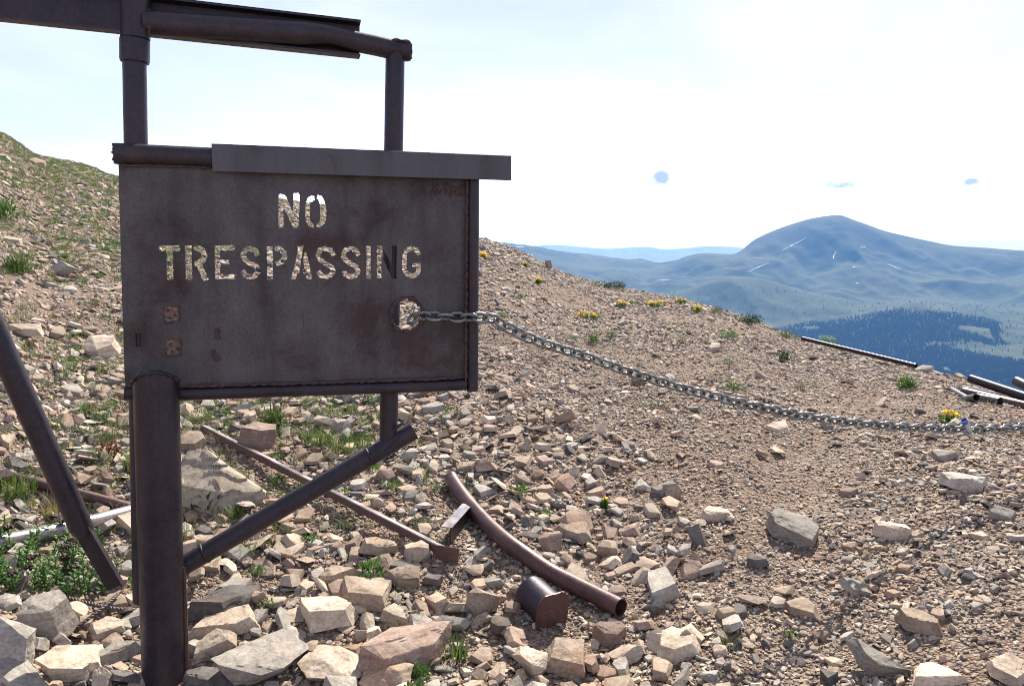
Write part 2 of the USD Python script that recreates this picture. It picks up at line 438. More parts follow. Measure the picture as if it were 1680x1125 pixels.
def curve(**kw):
    xs = sorted(int(k[1:]) for k in kw)
    return PchipInterpolator(xs, [kw[f"x{x}"] for x in xs])(np.clip(PX, xs[0], xs[-1]))


CURVES = [
    (100., curve(x700=1300, x1680=1500)), (900., curve(x700=800, x1680=820)), (2000., curve(x700=640, x1680=700)),
    (2700., curve(x700=600, x1100=640, x1680=665)),
    (3400., curve(x700=545, x1100=575, x1300=590, x1680=600)),
    (4200., curve(x700=510, x1000=520, x1150=520, x1300=527, x1370=521, x1440=511, x1480=505, x1520=508, x1600=518, x1680=526)),
    (4750., curve(x700=495, x1000=490, x1090=482, x1130=474, x1160=463, x1200=453, x1240=455, x1300=470, x1370=486, x1440=498, x1520=500, x1600=503, x1680=507)),
    (5050., curve(x700=490, x1000=486, x1090=480, x1130=478, x1160=474, x1200=471, x1240=472, x1300=479, x1370=486, x1440=492, x1520=492, x1600=494, x1680=497)),
    (5900., curve(x700=452, x900=452, x1000=452, x1090=449, x1160=438, x1240=424, x1300=412, x1370=412, x1440=425, x1520=436, x1600=440, x1680=446)),
    (6500., curve(x700=430, x850=424, x1000=440, x1060=442, x1090=436, x1130=419, x1160=415, x1200=417, x1240=391, x1300=366, x1335=357, x1370=353, x1400=362, x1440=376, x1480=386, x1520=395, x1560=403, x1600=406, x1680=412, x1800=420)),
    (7400., curve(x700=392, x780=396, x850=402, x900=410, x1000=422, x1060=430, x1090=435, x1160=440, x1300=420, x1400=420, x1680=440)),
    (12000., curve(x700=450, x1680=450)), (22000., curve(x700=432, x1680=432)),
    (30000., curve(x700=413, x780=411, x850=409, x900=402, x1000=408, x1060=405, x1090=409, x1130=407, x1160=404, x1200=405, x1240=411, x1370=414, x1600=413, x1680=410, x1800=412)),
    (36000., curve(x700=432, x1680=432))]
_paz = np.array([math.atan2(view_dir(x, 440)[0], view_dir(x, 440)[1]) for x in PX])
_RS = np.array([c[0] for c in CURVES])
_ZS = np.array([[r * view_dir(x, y)[2] / math.hypot(*view_dir(x, y)[:2]) + EYE for x, y in zip(PX, ys)] for r, ys in CURVES])    # curve x azimuth


def far_grid(azs, rs):
    Zc = np.stack([PchipInterpolator(_paz, z)(np.clip(azs, _paz[0], _paz[-1])) for z in _ZS], 0)
    Zg = PchipInterpolator(np.log(_RS), Zc, axis=0)(np.log(rs)).T                  # az x r
    A, R = np.meshgrid(azs, rs, indexing="ij")
    X, Y = R * np.sin(A), R * np.cos(A)
    p = np.stack([X, Y, 0 * X], -1)
    crest = np.min(np.abs(np.log(R)[..., None] - np.log([4750., 6500., 7400., 30000.])), -1)
    amp = np.clip(crest / .10, .06, 1) * np.clip((R - 300) / 1500, 0, 1) * np.minimum(R, 9000.) / 6000
    w = p + 260 * np.stack([smoothnoise(p / 900, 3, 31), smoothnoise(p / 900, 3, 32), 0 * X], -1)
    ridg = 1 - 2 * np.abs(smoothnoise(w / np.array([520., 900., 1.]), 4, 41))
    Zg = Zg + amp * (150 * (ridg - .8) + 60 * smoothnoise(p / 260, 4, 43)) + 6 * amp * smoothnoise(p / 60, 3, 44) + 16 * amp * (1 - 2 * np.abs(smoothnoise(w / np.array([170., 330., 1.]), 4, 47)) - .8)
    return X, Y, Zg


def grid_mesh(X, Y, Z):
    n, m = X.shape
    V = np.stack([X, Y, Z], -1).reshape(-1, 3)
    i, j = np.meshgrid(np.arange(n - 1), np.arange(m - 1), indexing="ij")
    q = np.stack([i * m + j, i * m + j + 1, (i + 1) * m + j + 1, (i + 1) * m + j], -1).reshape(-1, 4)
    g = trimesh.Trimesh(V, np.vstack([q[:, [0, 2, 1]], q[:, [0, 3, 2]]]), process=False)
    if g.face_normals[:, 2].mean() < 0:
        g.invert()
    return g


faz = np.radians(np.r_[np.arange(-50, -3, 1.0), np.arange(-3, 38, .09), np.arange(38, 60, 1.0)])
frs = np.r_[np.geomspace(100, 2400, 40)[:-1], np.linspace(2400, 7900, 330)]
fx, fy, fz = far_grid(faz, frs)
hills = obj("hills", grid_mesh(fx, fy, fz), "tundra", smooth=True, kind="structure", label="hazy blue green mountain and lower hills across the valley")
from scipy.interpolate import RegularGridInterpolator
_fz = RegularGridInterpolator((faz, frs), fz, bounds_error=False, fill_value=-9999)


def hz(x, y):
    return _fz(np.stack([np.arctan2(x, y), np.hypot(x, y)], -1))


bx_, by_, bz_ = far_grid(np.radians(np.arange(-50, 60, .12)), np.r_[np.linspace(7900, 12000, 14), np.linspace(12400, 36000, 90)])
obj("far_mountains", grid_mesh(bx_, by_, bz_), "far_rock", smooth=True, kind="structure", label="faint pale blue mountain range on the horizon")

# snow patches draped on the big mountain
for pts, w in [([(1284, 412), (1296, 405), (1308, 399), (1324, 390)], 1.6), ([(1367, 426), (1368, 420), (1372, 414)], 3.4), ([(1412, 407), (1420, 406)], 2.4), ([(1228, 447), (1240, 441), (1252, 436), (1262, 432)], 1.4),
               ([(1398, 440), (1405, 438)], 1.8), ([(1404, 465), (1408, 466)], 2.2), ([(1456, 434), (1470, 440), (1480, 444)], 1.3), ([(846, 405), (860, 406)], 1.8), ([(866, 418), (874, 420)], 3.), ([(1080, 461), (1100, 460)], 1.4)]:
    pts = np.array(pts, float)
    L = np.r_[0, np.cumsum(np.linalg.norm(np.diff(pts, axis=0), axis=1))]
    t = np.linspace(0, L[-1], 14)
    c = np.stack([np.interp(t, L, pts[:, 0]), np.interp(t, L, pts[:, 1])], 1)
    tg = np.gradient(c, axis=0); tg /= np.linalg.norm(tg, axis=1, keepdims=True)
    nn = np.stack([-tg[:, 1], tg[:, 0]], 1)
    wid = w * np.sin(np.linspace(.25, np.pi - .25, 14)) * (.25 + 1.0 * rng.random(14)) * .2
    top = [hit(*(c[k] + nn[k] * wid[k]), fn=hz, r0=2500, r1=7850, n=600) for k in range(14)]
    bot = [hit(*(c[k] - nn[k] * wid[k]), fn=hz, r0=2500, r1=7850, n=600) for k in range(14)]
    ok = [k for k in range(14) if top[k] is not None and bot[k] is not None]
    if len(ok) < 4:
        continue
    G = np.array([[top[k], bot[k]] for k in ok])                 # n x 2 x 3
    low = G.reshape(-1, 3) - [0, 0, 2.0]
    high = G.reshape(-1, 3) + [0, 0, 5.0]
    n = len(ok)
    k = np.arange(n - 1)
    top_q = np.stack([2 * k, 2 * k + 1, 2 * k + 3, 2 * k + 2], 1)
    o = 2 * n
    side1 = np.stack([2 * k, 2 * k + 2, o + 2 * k + 2, o + 2 * k], 1)
    side2 = np.stack([2 * k + 1, o + 2 * k + 1, o + 2 * k + 3, 2 * k + 3], 1)
    obj("snow_patch", (np.vstack([high, low]), np.vstack([top_q, side1, side2])), "snow", parent=hills)


# ------------------------------------------------------------------ instancer helper
def instancer(name, protos, pos, quat, scale, idx, parent=None, **kw):
    """protos: list of (mesh, material, smooth). quat: n x 4 (w, x, y, z)."""
    pi = UsdGeom.PointInstancer.Define(stage, path_for(name, parent))
    base = str(pi.GetPath())
    UsdGeom.Scope.Define(stage, base + "/shapes")
    for k, (m, mt, sm) in enumerate(protos):
        p = usdkit.mesh(stage, f"{base}/shapes/{kw.get('shape', 'shape')}_{k:03d}", m, M[mt], smooth=sm)
        pi.CreatePrototypesRel().AddTarget(p.GetPath())
    pi.CreatePositionsAttr(Vt.Vec3fArray.FromNumpy(np.asarray(pos, np.float32)))
    qh = np.asarray(quat, np.float16)
    arr = Vt.QuathArray([Gf.Quath(float(a), float(b), float(c), float(d)) for a, b, c, d in qh])
    pi.CreateOrientationsAttr(arr)
    pi.CreateScalesAttr(Vt.Vec3fArray.FromNumpy(np.asarray(scale, np.float32)))
    pi.CreateProtoIndicesAttr(Vt.IntArray.FromNumpy(np.asarray(idx, np.int32)))
    return tag(pi.GetPrim(), kw.get("label"), kw.get("cat"), None, kw.get("kind"))


def quats(normals, yaw, tilt_axis=None, tilt=None):
    """Turn by yaw about z, tilt about a random axis, then lean +z to the normal."""
    n = len(yaw)
    q1 = np.stack([np.cos(yaw / 2), 0 * yaw, 0 * yaw, np.sin(yaw / 2)], 1)

    def mul(a, b):
        w = a[:, 0] * b[:, 0] - (a[:, 1:] * b[:, 1:]).sum(1)
        v = a[:, :1] * b[:, 1:] + b[:, :1] * a[:, 1:] + np.cross(a[:, 1:], b[:, 1:])
        return np.c_[w, v]
    if tilt is not None:
        q2 = np.stack([np.cos(tilt / 2), np.sin(tilt / 2) * np.cos(tilt_axis), np.sin(tilt / 2) * np.sin(tilt_axis), 0 * tilt], 1)
        q1 = mul(q2, q1)
    ax = np.cross(np.tile([0, 0, 1.0], (n, 1)), normals)
    s = np.linalg.norm(ax, axis=1, keepdims=True)
    th = np.arctan2(s[:, 0], normals[:, 2])
    ax = ax / np.maximum(s, 1e-9)
    q3 = np.c_[np.cos(th / 2), ax * np.sin(th / 2)[:, None]]
    return mul(q3, q1)


def qmat(q):
    w, x, y, z = q
    return np.array([[1 - 2 * (y * y + z * z), 2 * (x * y - z * w), 2 * (x * z + y * w)], [2 * (x * y + z * w), 1 - 2 * (x * x + z * z), 2 * (y * z - x * w)], [2 * (x * z - y * w), 2 * (y * z + x * w), 1 - 2 * (x * x + y * y)]])


# ------------------------------------------------------------------ forest on the slope across the valley
def conifer():
    ms = []
    for z0, z1, r in ((.08, .55, .20), (.32, .8, .15), (.6, 1.0, .09)):
        a = np.arange(7) * 2 * np.pi / 7 + z0 * 9
        rad = r * (1 + .25 * np.sin(a * 3 + z0 * 20))
        V = np.vstack([np.stack([rad * np.cos(a), rad * np.sin(a), np.full(7, z0)], 1), [[0, 0, z1]], [[0, 0, z0 + .05]]])
        k = np.arange(7)
        ms.append(trimesh.Trimesh(V, np.vstack([np.stack([k, (k + 1) % 7, np.full(7, 7)], 1), np.stack([(k + 1) % 7, k, np.full(7, 8)], 1)]), process=False))
    return cat(*ms)


n = 190000
fa = np.radians(rng.uniform(8, 38, n)); fr = np.sqrt(rng.uniform(2500 ** 2, 5000 ** 2, n))
fxp, fyp = fr * np.sin(fa), fr * np.cos(fa)
zz = hz(fxp, fyp)
px_, py_, _ = to_px(np.stack([fxp, fyp, zz], -1))
edge = np.interp(px_, [1180, 1250, 1330, 1400, 1480, 1540, 1600, 1680, 1800], [560, 548, 528, 516, 507, 512, 520, 528, 535])
nz = smoothnoise(np.stack([fxp, fyp, 0 * fxp], -1) / 330, 3, 77)
clear = (np.hypot((px_ - 1650) / 70, (py_ - 552) / 22) < 1 + 5 * nz + rng.normal(0, .12, n)) | (np.abs(py_ - (560 + (px_ - 1330) * .22 + 30 * nz)) < 1.2)
keep = (py_ > edge + 26 * nz + rng.exponential(11.0, n)) & ~clear & (nz > -.2) & (px_ > 1150)
keep |= (rng.random(n) < .007) & (py_ > 470)
fxp, fyp, zz = fxp[keep], fyp[keep], zz[keep]
n = len(zz)
hgt = rng.uniform(7, 12.5, n)
instancer("forest", [(conifer(), "conifer", False)], np.stack([fxp, fyp, zz - .5], 1), np.c_[np.ones(n), np.zeros((n, 3))], np.stack([hgt * 1.1, hgt * 1.1, hgt], 1), np.zeros(n, int),
          label="dark conifer forest on the hazy valley slope", cat="forest", kind="stuff", shape="tree")

# ------------------------------------------------------------------ haze over the valley
hb = trimesh.creation.box(bounds=[[-37000, -2500, float(min(fz.min(), bz_.min())) - 1.0], [37000, 37000, float(max(fz.max(), bz_.max())) + 20.0]])
M["haze"] = usdkit.material(stage, "/World/Looks/haze", {"v": ("principled_volume", {"color": (.125, .33, .76), "absorption_color": (.5, .5, .5), "density": 9.0e-5, "anisotropy": 0.0})}, [], volume="v.volume")
obj("haze", hb, "haze", kind="stuff", label="thin blue mountain haze", cat="haze") if True else None

# ------------------------------------------------------------------ the sign of welded pipe
PL, PR = pix(197, 460, 2.61), pix(775, 465, 2.95)
U = norm([PR[0] - PL[0], PR[1] - PL[1], 0]); W = np.array([0, 0, 1.0]); N = np.cross(U, W)      # N points to the camera
if N @ (np.array([0, 0, EYE]) - PL) < 0:
    N = -N


def sp(x, y, off=0.0):
    """The point of the sign's plane (moved off metres towards the viewer) seen at a pixel of the photograph."""
    o, d = ray(x, y)
    s = ((PL + N * off - o) @ N) / (d @ N)
    return o + s * d


def uv(x, y):
    p = sp(x, y) - PL
    return (p @ U, p @ W)


def z1(pts, ox=250, oy=390, s=7.304):
    return [uv(ox + a / s, oy + b / s) for a, b in pts]


def stroke(pts, w, ox=250, oy=390, s=7.304, cap=2):
    px = 1 / s * 2.72 / 1270
    return LineString(z1(pts, ox, oy, s)).buffer(w * px / 2, cap_style=cap, join_style=1)


Q = dict(ox=470)
cuts = [
    stroke([(80, 125), (330, 125)], 64), stroke([(208, 125), (212, 500)], 68),                                                  # T
    stroke([(430, 95), (440, 500)], 70), stroke([(498, 122), (560, 125), (610, 165), (625, 220), (605, 270), (555, 302), (502, 312)], 62), stroke([(562, 325), (642, 508)], 62),   # R
    stroke([(778, 95), (782, 492)], 58), stroke([(750, 122), (990, 122)], 60), stroke([(780, 295), (922, 295)], 58), stroke([(760, 465), (996, 465)], 58),       # E
    stroke([(1268, 210), (1230, 145), (1170, 128), (1110, 150), (1085, 205), (1110, 260), (1180, 310), (1250, 345), (1272, 400), (1240, 450), (1180, 470), (1120, 455), (1082, 390)], 58),  # S
    stroke([(1405, 105), (1412, 500)], 66), stroke([(1465, 125), (1530, 130), (1580, 180), (1585, 235), (1550, 290), (1485, 312)], 58),                        # P
    Polygon(z1([(140, 98), (202, 98), (160, 380), (160, 425), (128, 425), (112, 495), (48, 495), (100, 340)], **Q)),                                             # A
    Polygon(z1([(215, 170), (232, 170), (262, 260), (285, 380), (312, 492), (250, 495), (238, 430), (195, 425), (192, 385), (215, 370), (200, 270)], **Q)),
    Polygon(z1([(1110, 92), (1150, 100), (1262, 330), (1262, 95), (1325, 95), (1320, 490), (1265, 485), (1140, 215), (1140, 490), (1085, 485), (1085, 92)], **Q)),    # N
    stroke([(985, 100), (985, 490)], 55, **Q),                                                                                 # I
    stroke([(1592, 205), (1560, 145), (1490, 125), (1430, 160), (1415, 230), (1415, 380), (1450, 440), (1500, 460), (1560, 440), (1585, 390), (1585, 318)], 58, **Q), stroke([(1510, 330), (1612, 318)], 46, **Q),   # G
    Polygon(z1([(245, 195), (300, 180), (375, 200), (420, 260), (565, 600), (575, 590), (578, 190), (600, 165), (700, 165), (722, 200), (730, 330), (705, 930), (690, 965), (590, 970), (555, 920), (370, 520), (350, 530), (350, 930), (335, 965), (245, 965), (235, 900)], 440, 305, 14.06)),
    Polygon(z1([(1070, 235), (1000, 220), (940, 245), (885, 310), (862, 420), (855, 750), (880, 840), (940, 930), (1020, 972), (1055, 960), (1050, 880), (985, 820), (960, 740), (965, 430), (1000, 370), (1070, 330)], 440, 305, 14.06)),
    Polygon(z1([(1120, 240), (1160, 205), (1180, 230), (1220, 225), (1280, 290), (1320, 400), (1340, 560), (1335, 760), (1300, 860), (1230, 930), (1140, 972), (1110, 930), (1130, 880), (1180, 840), (1205, 700), (1195, 420), (1170, 350), (1120, 310)], 440, 305, 14.06)),
]
for dx in (0, 302):
    cuts.append(stroke([(567 + dx, 215), (530 + dx, 150), (465 + dx, 128), (400 + dx, 150), (378 + dx, 210), (405 + dx, 265), (470 + dx, 310), (540 + dx, 350), (562 + dx, 405), (530 + dx, 450), (470 + dx, 468), (410 + dx, 450), (382 + dx, 395)], 58, **Q))


def ragged(poly, amp, seed, step=.004):
    """Torch-cut edge: small irregular steps along the outline."""
    g = np.random.default_rng(seed)

    def ring(r):
        r = np.asarray(r.coords)[:-1]
        L = LineString(np.vstack([r, r[:1]])).segmentize(step)
        c = np.asarray(L.coords)[:-1]
        return c + g.normal(0, amp, c.shape)
    out = Polygon(ring(poly.exterior), [ring(h) for h in poly.interiors])
    return out.buffer(0)


HOLE = Point(uv(667, 516)).buffer(.0575, 32)
HOLE = shapely.affinity.scale(HOLE, 1.0, 1.02)
pockets = [Polygon([uv(266, 503), uv(293, 501), uv(294, 526), uv(271, 530)]), Polygon([uv(272, 558), uv(296, 556), uv(297, 582), uv(273, 584)])]
slot = Polygon([uv(222, 547), uv(231.5, 547), uv(232, 568), uv(222.5, 568)])
plate = Polygon([uv(194, 268), uv(348, 268), uv(480, 274), uv(775, 288), uv(775, 636), uv(500, 646), uv(206, 652), uv(201, 520)])
plate = ragged(plate, .0006, 1, .02)
lets = unary_union([ragged(c, .00085, 10 + k) for k, c in enumerate(cuts)])
plate = plate.difference(lets).difference(ragged(HOLE, .0008, 3)).difference(unary_union([ragged(p, .0012, 5) for p in pockets])).difference(slot)
plate = max(getattr(plate, "geoms", [plate]), key=lambda g: g.area) if plate.geom_type != "Polygon" else plate
sign = thing("steel_sign", "rusty steel plate sign cut with NO TRESPASSING on welded pipe frame", "sign")
TH = .008
sign_plate = obj("sign_plate", extr(plate, PL - N * TH, PL, U, W), "plate_steel", sign, label="dark steel plate with the words NO TRESPASSING cut through it")
for k, p in enumerate(pockets):
    back = p.buffer(.006)
    parts = [extr(back, PL - N * (TH + .007), PL - N * (TH + .001), U, W)]
    obj("pocket_plate", cat(*parts), "pocket_rust", sign_plate, label="pale rusted metal behind a square cut-out")
    c = p.centroid
    for a, b in ((-.01, .012), (.011, -.006), (-.006, -.015)):
        q0 = PL + U * (c.x + a) + W * (c.y + b) - N * (TH + .0008)
        obj("stud", sweep(line(q0, q0 + N * .004), .0048, 10), "weld_rust", sign_plate)
    e = [PL + U * x + W * y + N * .001 for x, y in p.exterior.coords]
    obj("weld_bead", bead(e[1:4], .004, 60 + k), "weld_rust", sign_plate)

R27 = .0365                                                       # 2 7/8 inch tubing
BACK = -(TH + R27 + .002)
# posts behind the plate
def dent(c0, w, a0, depth):
    return lambda t, a: 1 - depth * np.exp(-((t - c0) / w) ** 2) * np.maximum(np.cos(a - a0), 0) ** 2


obj("post", sweep(line(sp(220.5, 100, BACK), sp(236, 985, BACK), 12), R27 * 1.02, 32), "pipe_steel", sign, smooth=40)
obj("post", sweep(line(sp(648.5, 84, BACK), sp(637, 730, BACK), 12), R27 * .95, 32), "pipe_steel", sign, smooth=40)
col = sweep(np.array([sp(221, 64, BACK), sp(221, 66, BACK), sp(221, 99, BACK), sp(221, 103, BACK)]), [.0435, .0468, .0468, .044], 32)
obj("coupling", col, "pipe_steel", sign, smooth=30)
tee = sweep(line(sp(223, -60, BACK), sp(222, 64, BACK), 6), .0458, 32)
obj("tee_pipe", tee, "pipe_steel", sign, smooth=40)
# upper rail: dented and bent down at its right end
rp = np.array([(236, 37), (300, 42), (380, 47.5), (460, 53), (520, 57), (550, 61), (585, 69), (620, 76), (645, 82)])
rp = PchipInterpolator(rp[:, 0], rp[:, 1])
xs = np.linspace(236, 646, 60)
rad = .0405 * (1 - .13 * np.clip((xs - 500) / 60, 0, 1))
rail = sweep([sp(x, float(rp(x)), BACK + .004) for x in xs], rad, 32, squash=lambda t, a: 1 - .22 * np.exp(-((t - .74) / .045) ** 2) * np.maximum(np.cos(a - 1.9), 0) ** 2 - .12 * np.exp(-((t - .82) / .04) ** 2) * np.maximum(np.cos(a - 1.0), 0) ** 2)
obj("upper_rail", rail, "pipe_steel", sign, smooth=60)
cap = sweep(np.array([sp(636, 82, BACK), sp(640, 82, BACK), sp(669, 83.5, BACK), sp(674, 84, BACK)]), [.030, .037, .0375, .034], 24)
cap.vertices += (meshkit.noise(cap.vertices * 60, 4)[:, None] - .5) * .006
obj("end_cap", cap, "pipe_steel", sign, smooth=40)
obj("weld_bead", bead([sp(634, 70, BACK + .03), sp(640, 66, BACK + .02), sp(655, 66, BACK + .03), sp(672, 69, BACK + .03), sp(674, 98, BACK + .025)], .006, 12), "weld_rust", sign)
a = np.linspace(-2.0, 2.0, 14)
obj("weld_bead", bead([sp(243 + 2 * math.cos(t), 37 + 21 * math.sin(t / 2.0 * 1.57), BACK + .035 * math.cos(t / 1.3)) for t in a], .0075, 13), "weld_rust", sign)

# the channel behind the rail, web to the back and flanges towards the viewer
CB = BACK - .046
prof = Polygon([(0, -.0625), (.052, -.0625), (.052, -.0545), (.009, -.052), (.009, .052), (.052, .0545), (.052, .0625), (0, .0625)])
c0, c1 = sp(-260, 2 - 27, CB), sp(589.5, 68.5, CB + .0)
cd = norm(c1 - c0); cu = norm(np.cross(np.cross(cd, W), cd)); cn = np.cross(cd, cu)
if cn @ N < 0:
    cn = -cn
obj("channel_beam", extr(prof, c0, c1, cn, cu), "pipe_steel", sign, label="dark steel channel running out of the frame behind the pipes")

# pipe along the plate's top, then the angle iron that covers it
tr = .0345
tp0, tp1 = sp(188, 252, -TH / 2), sp(700, 275, -TH / 2)
top = sweep(line(tp0, tp1, 24), tr, 32)
v = top.vertices
end = np.abs((v - tp0) @ norm(tp1 - tp0)) < .003
v[end] += (rng.random((end.sum(), 1)) - .5) * .012 * norm(tp1 - tp0)
obj("top_pipe", top, "pipe_steel", sign, smooth=50)
obj("weld_bead", bead([sp(200, 271, .006), sp(260, 272, .007), sp(346, 275, .007)], .005, 21), "weld_rust", sign)
ao = .040
a0, a1 = sp(348, 258.5, ao), sp(838, 276, ao)
ad = norm(a1 - a0); au = norm(np.cross(np.cross(ad, W), ad)); an = np.cross(ad, au)
if an @ N < 0:
    an = -an
hh = np.linalg.norm(sp(348, 236, ao) - sp(348, 281, ao)) / 2
prof = Polygon([(0, -hh), (.0062, -hh), (.0062, hh - .002), (.0042, hh), (-.078, hh), (-.078, hh - .0062), (0, hh - .0062)])
obj("angle_iron", extr(prof, a0, a1, an, au), "angle_steel", sign, label="grey angle iron bar along the top of the plate")
# right edge pipe, bottom pipe
er = .0225
obj("edge_pipe", sweep(line(sp(776.5, 290, 0), sp(775, 641, 0), 10), er, 28), "pipe_steel", sign, smooth=40)
obj("weld_bead", bead([sp(766.5, 296, .012), sp(765.5, 420, .012), sp(764.5, 630, .012)], .006, 22), "weld_rust", sign)
obj("bottom_pipe", sweep([sp(x, y, -.002) for x, y in ((205, 645), (300, 646), (480, 640), (700, 633), (764, 630))], .0235, 28), "pipe_steel", sign, smooth=40)
obj("weld_bead", bead([sp(x, y, .012) for x, y in ((292, 634), (480, 629), (700, 622), (757, 619))], .006, 23), "weld_rust", sign)
ring = [sp(667, 516) + U * .0605 * math.cos(t) + W * .062 * math.sin(t) + N * .002 for t in np.linspace(0, 2 * np.pi, 60)]
obj("weld_bead", bead(ring, .0085, 24), "weld_rust", sign, label="weld ring round the chain hole")
mess = []
for k in range(46):
    x, y = rng.uniform(708, 763), rng.uniform(300, 320)
    if x > 738 and y < 308:
        y += 8
    s = rng.uniform(.004, .009)
    b = trimesh.creation.icosphere(1, s); b.apply_scale([1, .55, rng.uniform(.6, 1.8)]); b.vertices += (meshkit.noise(b.vertices * 200 + k, 5)[:, None] - .5) * .004
    b.apply_translation(sp(x, y, .001)); mess.append(b)
obj("weld_patch", cat(*mess), "weld_rust", sign, smooth=40, label="lumpy burnt weld patch at the top right of the plate")
for pts in ([(356, 538), (357, 546), (358, 555)], [(346, 580), (352, 577), (357, 590)]):
    obj("weld_bead", bead([sp(x, y, .001) for x, y in pts], .009, int(pts[0][0])), "weld_rust", sign)
obj("weld_bead", bead([sp(497, 512, .0), sp(498, 534, .0), sp(495, 556, .0)], .0022, 44), "plate_steel", sign)

# the big casing the sign stands on
g0 = sp(271, 1110, .05)
b0, b1 = sp(256.5, 640, .045), sp(271.5, 1190, .045)
bd = norm(b1 - b0)
big = sweep(np.vstack([line(b0 - bd * .03, b0 + bd * .05, 6), line(b0 + bd * .05, b1, 14)[1:]]), .0725, 48, wall=.009)
tt = (big.vertices - b0) @ bd
radial = big.vertices - b0 - tt[:, None] * bd
nearside = (radial @ N) / .0725
up_ = np.clip(1 - (tt + .03) / .08, 0, 1)
big.vertices += -bd * (up_ * (-.005 + .052 * np.clip(nearside, -1, 1)))[:, None]
obj("casing", big, "pipe_steel", sign, smooth=40, label="thick dark casing pipe set in the stones")
arch = [b0 + U * .074 * math.sin(t) + N * .074 * math.cos(t) - bd * (.024 + .052 * math.cos(t) - .004) for t in np.linspace(-1.45, 1.45, 30)]
obj("weld_bead", bead(arch, .0085, 26), "pipe_steel", sign)
strip0, strip1 = sp(300, 930, .045), sp(307, 1140, .045)
obj("side_strip", extr(sbox(-.006, -.006, .010, .006), strip0, strip1, U, N), "rusty_bar", sign)
# brace
br0, br1 = sp(283, 938, 0.0), sp(679, 706, BACK + .01)
bj = sp(640, 729, BACK + .01)
bp = np.vstack([line(br0, bj, 20), line(bj, br1, 5)[1:]])
obj("brace", sweep(bp, .0355, 32, wall=.006), "pipe_steel", sign, smooth=50)
for f_ in (.14, .9):
    c = br0 + (bj - br0) * f_
    dd = norm(bj - br0)
    obj("weld_ring", sweep([c + dd * t for t in (-.006, -.004, 0, .004, .006)], [.0352, .0372, .0385, .0374, .0352], 32), "pipe_steel", sign, smooth=60)
obj("weld_bead", bead([sp(622, 733, BACK + .03), sp(632, 740, BACK + .045), sp(644, 733, BACK + .047), sp(653, 722, BACK + .044), sp(657, 712, BACK + .03)], .008, 33), "pipe_steel", sign)
obj("weld_bead", bead([sp(650, 702, BACK + .04), sp(657, 696, BACK + .04), sp(664, 694, BACK + .04)], .007, 34), "pipe_steel", sign)

# ------------------------------------------------------------------ chain
chain_px = np.array([(800, 521), (812, 524), (825, 532), (850, 546), (870, 555), (920, 572), (960, 584), (1000, 599), (1060, 619), (1120, 637), (1180, 652), (1240, 667), (1300, 679), (1360, 688.5), (1420, 695.5), (1480, 700), (1540, 703), (1600, 704), (1640, 703), (1680, 701), (1760, 694), (1860, 680)])
cf = PchipInterpolator(chain_px[:, 0], chain_px[:, 1])
D_ = .0155                                                        # the wire of a link
pts = [sp(672, 524, -.03), sp(682, 521, .000), sp(692, 518, .018), sp(702, 518, D_), sp(745, 520, D_ * 1.1), sp(776, 520.5, D_ + er * .9), sp(790, 521, D_ + er * .8)] + [sp(x, float(cf(x)), .03 * max(0, 1 - (x - 800) / 120)) for x in np.linspace(802, 1860, 160)]
pts = np.array(pts)
L = np.r_[0, np.cumsum(np.linalg.norm(np.diff(pts, axis=0), axis=1))]
_c = np.array([sp(x, float(cf(x))) for x in np.linspace(832.5, 1024, 60)])
PITCHL = float(np.linalg.norm(np.diff(_c, axis=0), axis=1).sum()) / 12
chain = thing("chain", "grey galvanised chain hooked through the sign and sagging to the right", "chain")
print("chain pitch", PITCHL)


def link_shape(p, d):
    hw, hl = d * 1.5, p / 2 + d / 2 - 0.0                          # centre line half width, half length
    s = hl - hw
    t = np.linspace(-np.pi / 2, np.pi / 2, 9)
    right = np.stack([s + hw * np.cos(t), hw * np.sin(t), 0 * t], 1)
    left = np.stack([-s - hw * np.cos(t), -hw * np.sin(t), 0 * t], 1)
    P = np.vstack([right, left])
    n, sd = len(P), 10
    T = np.roll(P, -1, 0) - np.roll(P, 1, 0); T /= np.linalg.norm(T, axis=1, keepdims=True)
    A = np.cross(T, [0, 0, 1.0]); ang = np.arange(sd) * 2 * np.pi / sd
    V = (P[:, None] + d / 2 * (np.cos(ang)[None, :, None] * A[:, None] + np.sin(ang)[None, :, None] * np.array([0, 0, 1.0]))).reshape(-1, 3)
    i, j = np.meshgrid(np.arange(n), np.arange(sd), indexing="ij")
    q = np.stack([i * sd + j, ((i + 1) % n) * sd + j, ((i + 1) % n) * sd + (j + 1) % sd, i * sd + (j + 1) % sd], -1).reshape(-1, 4)
    m = trimesh.Trimesh(V, np.vstack([q[:, [0, 1, 2]], q[:, [0, 2, 3]]]), process=False)
    if m.volume < 0:
        m.invert()
    return m


DW = PITCHL * .30
base = link_shape(PITCHL, DW)
ns = int(L[-1] / PITCHL)
for k in range(ns):
    s = (k + .5) * PITCHL
    c = np.array([np.interp(s, L, pts[:, a]) for a in range(3)])
    d = norm(np.array([np.interp(s + PITCHL * .5, L, pts[:, a]) - np.interp(s - PITCHL * .5, L, pts[:, a]) for a in range(3)]))
    side = norm(np.cross(d, W)); upv = np.cross(side, d)
    roll = (math.radians(42) if k % 2 else math.radians(-48)) + rng.normal(0, .10)
    ya = side * math.cos(roll) + upv * math.sin(roll)
    za = np.cross(d, ya)
    V = c + base.vertices[:, :1] * d + base.vertices[:, 1:2] * ya + base.vertices[:, 2:3] * za
    obj("link", trimesh.Trimesh(V, base.faces, process=False), "chain_steel", chain, smooth=True)
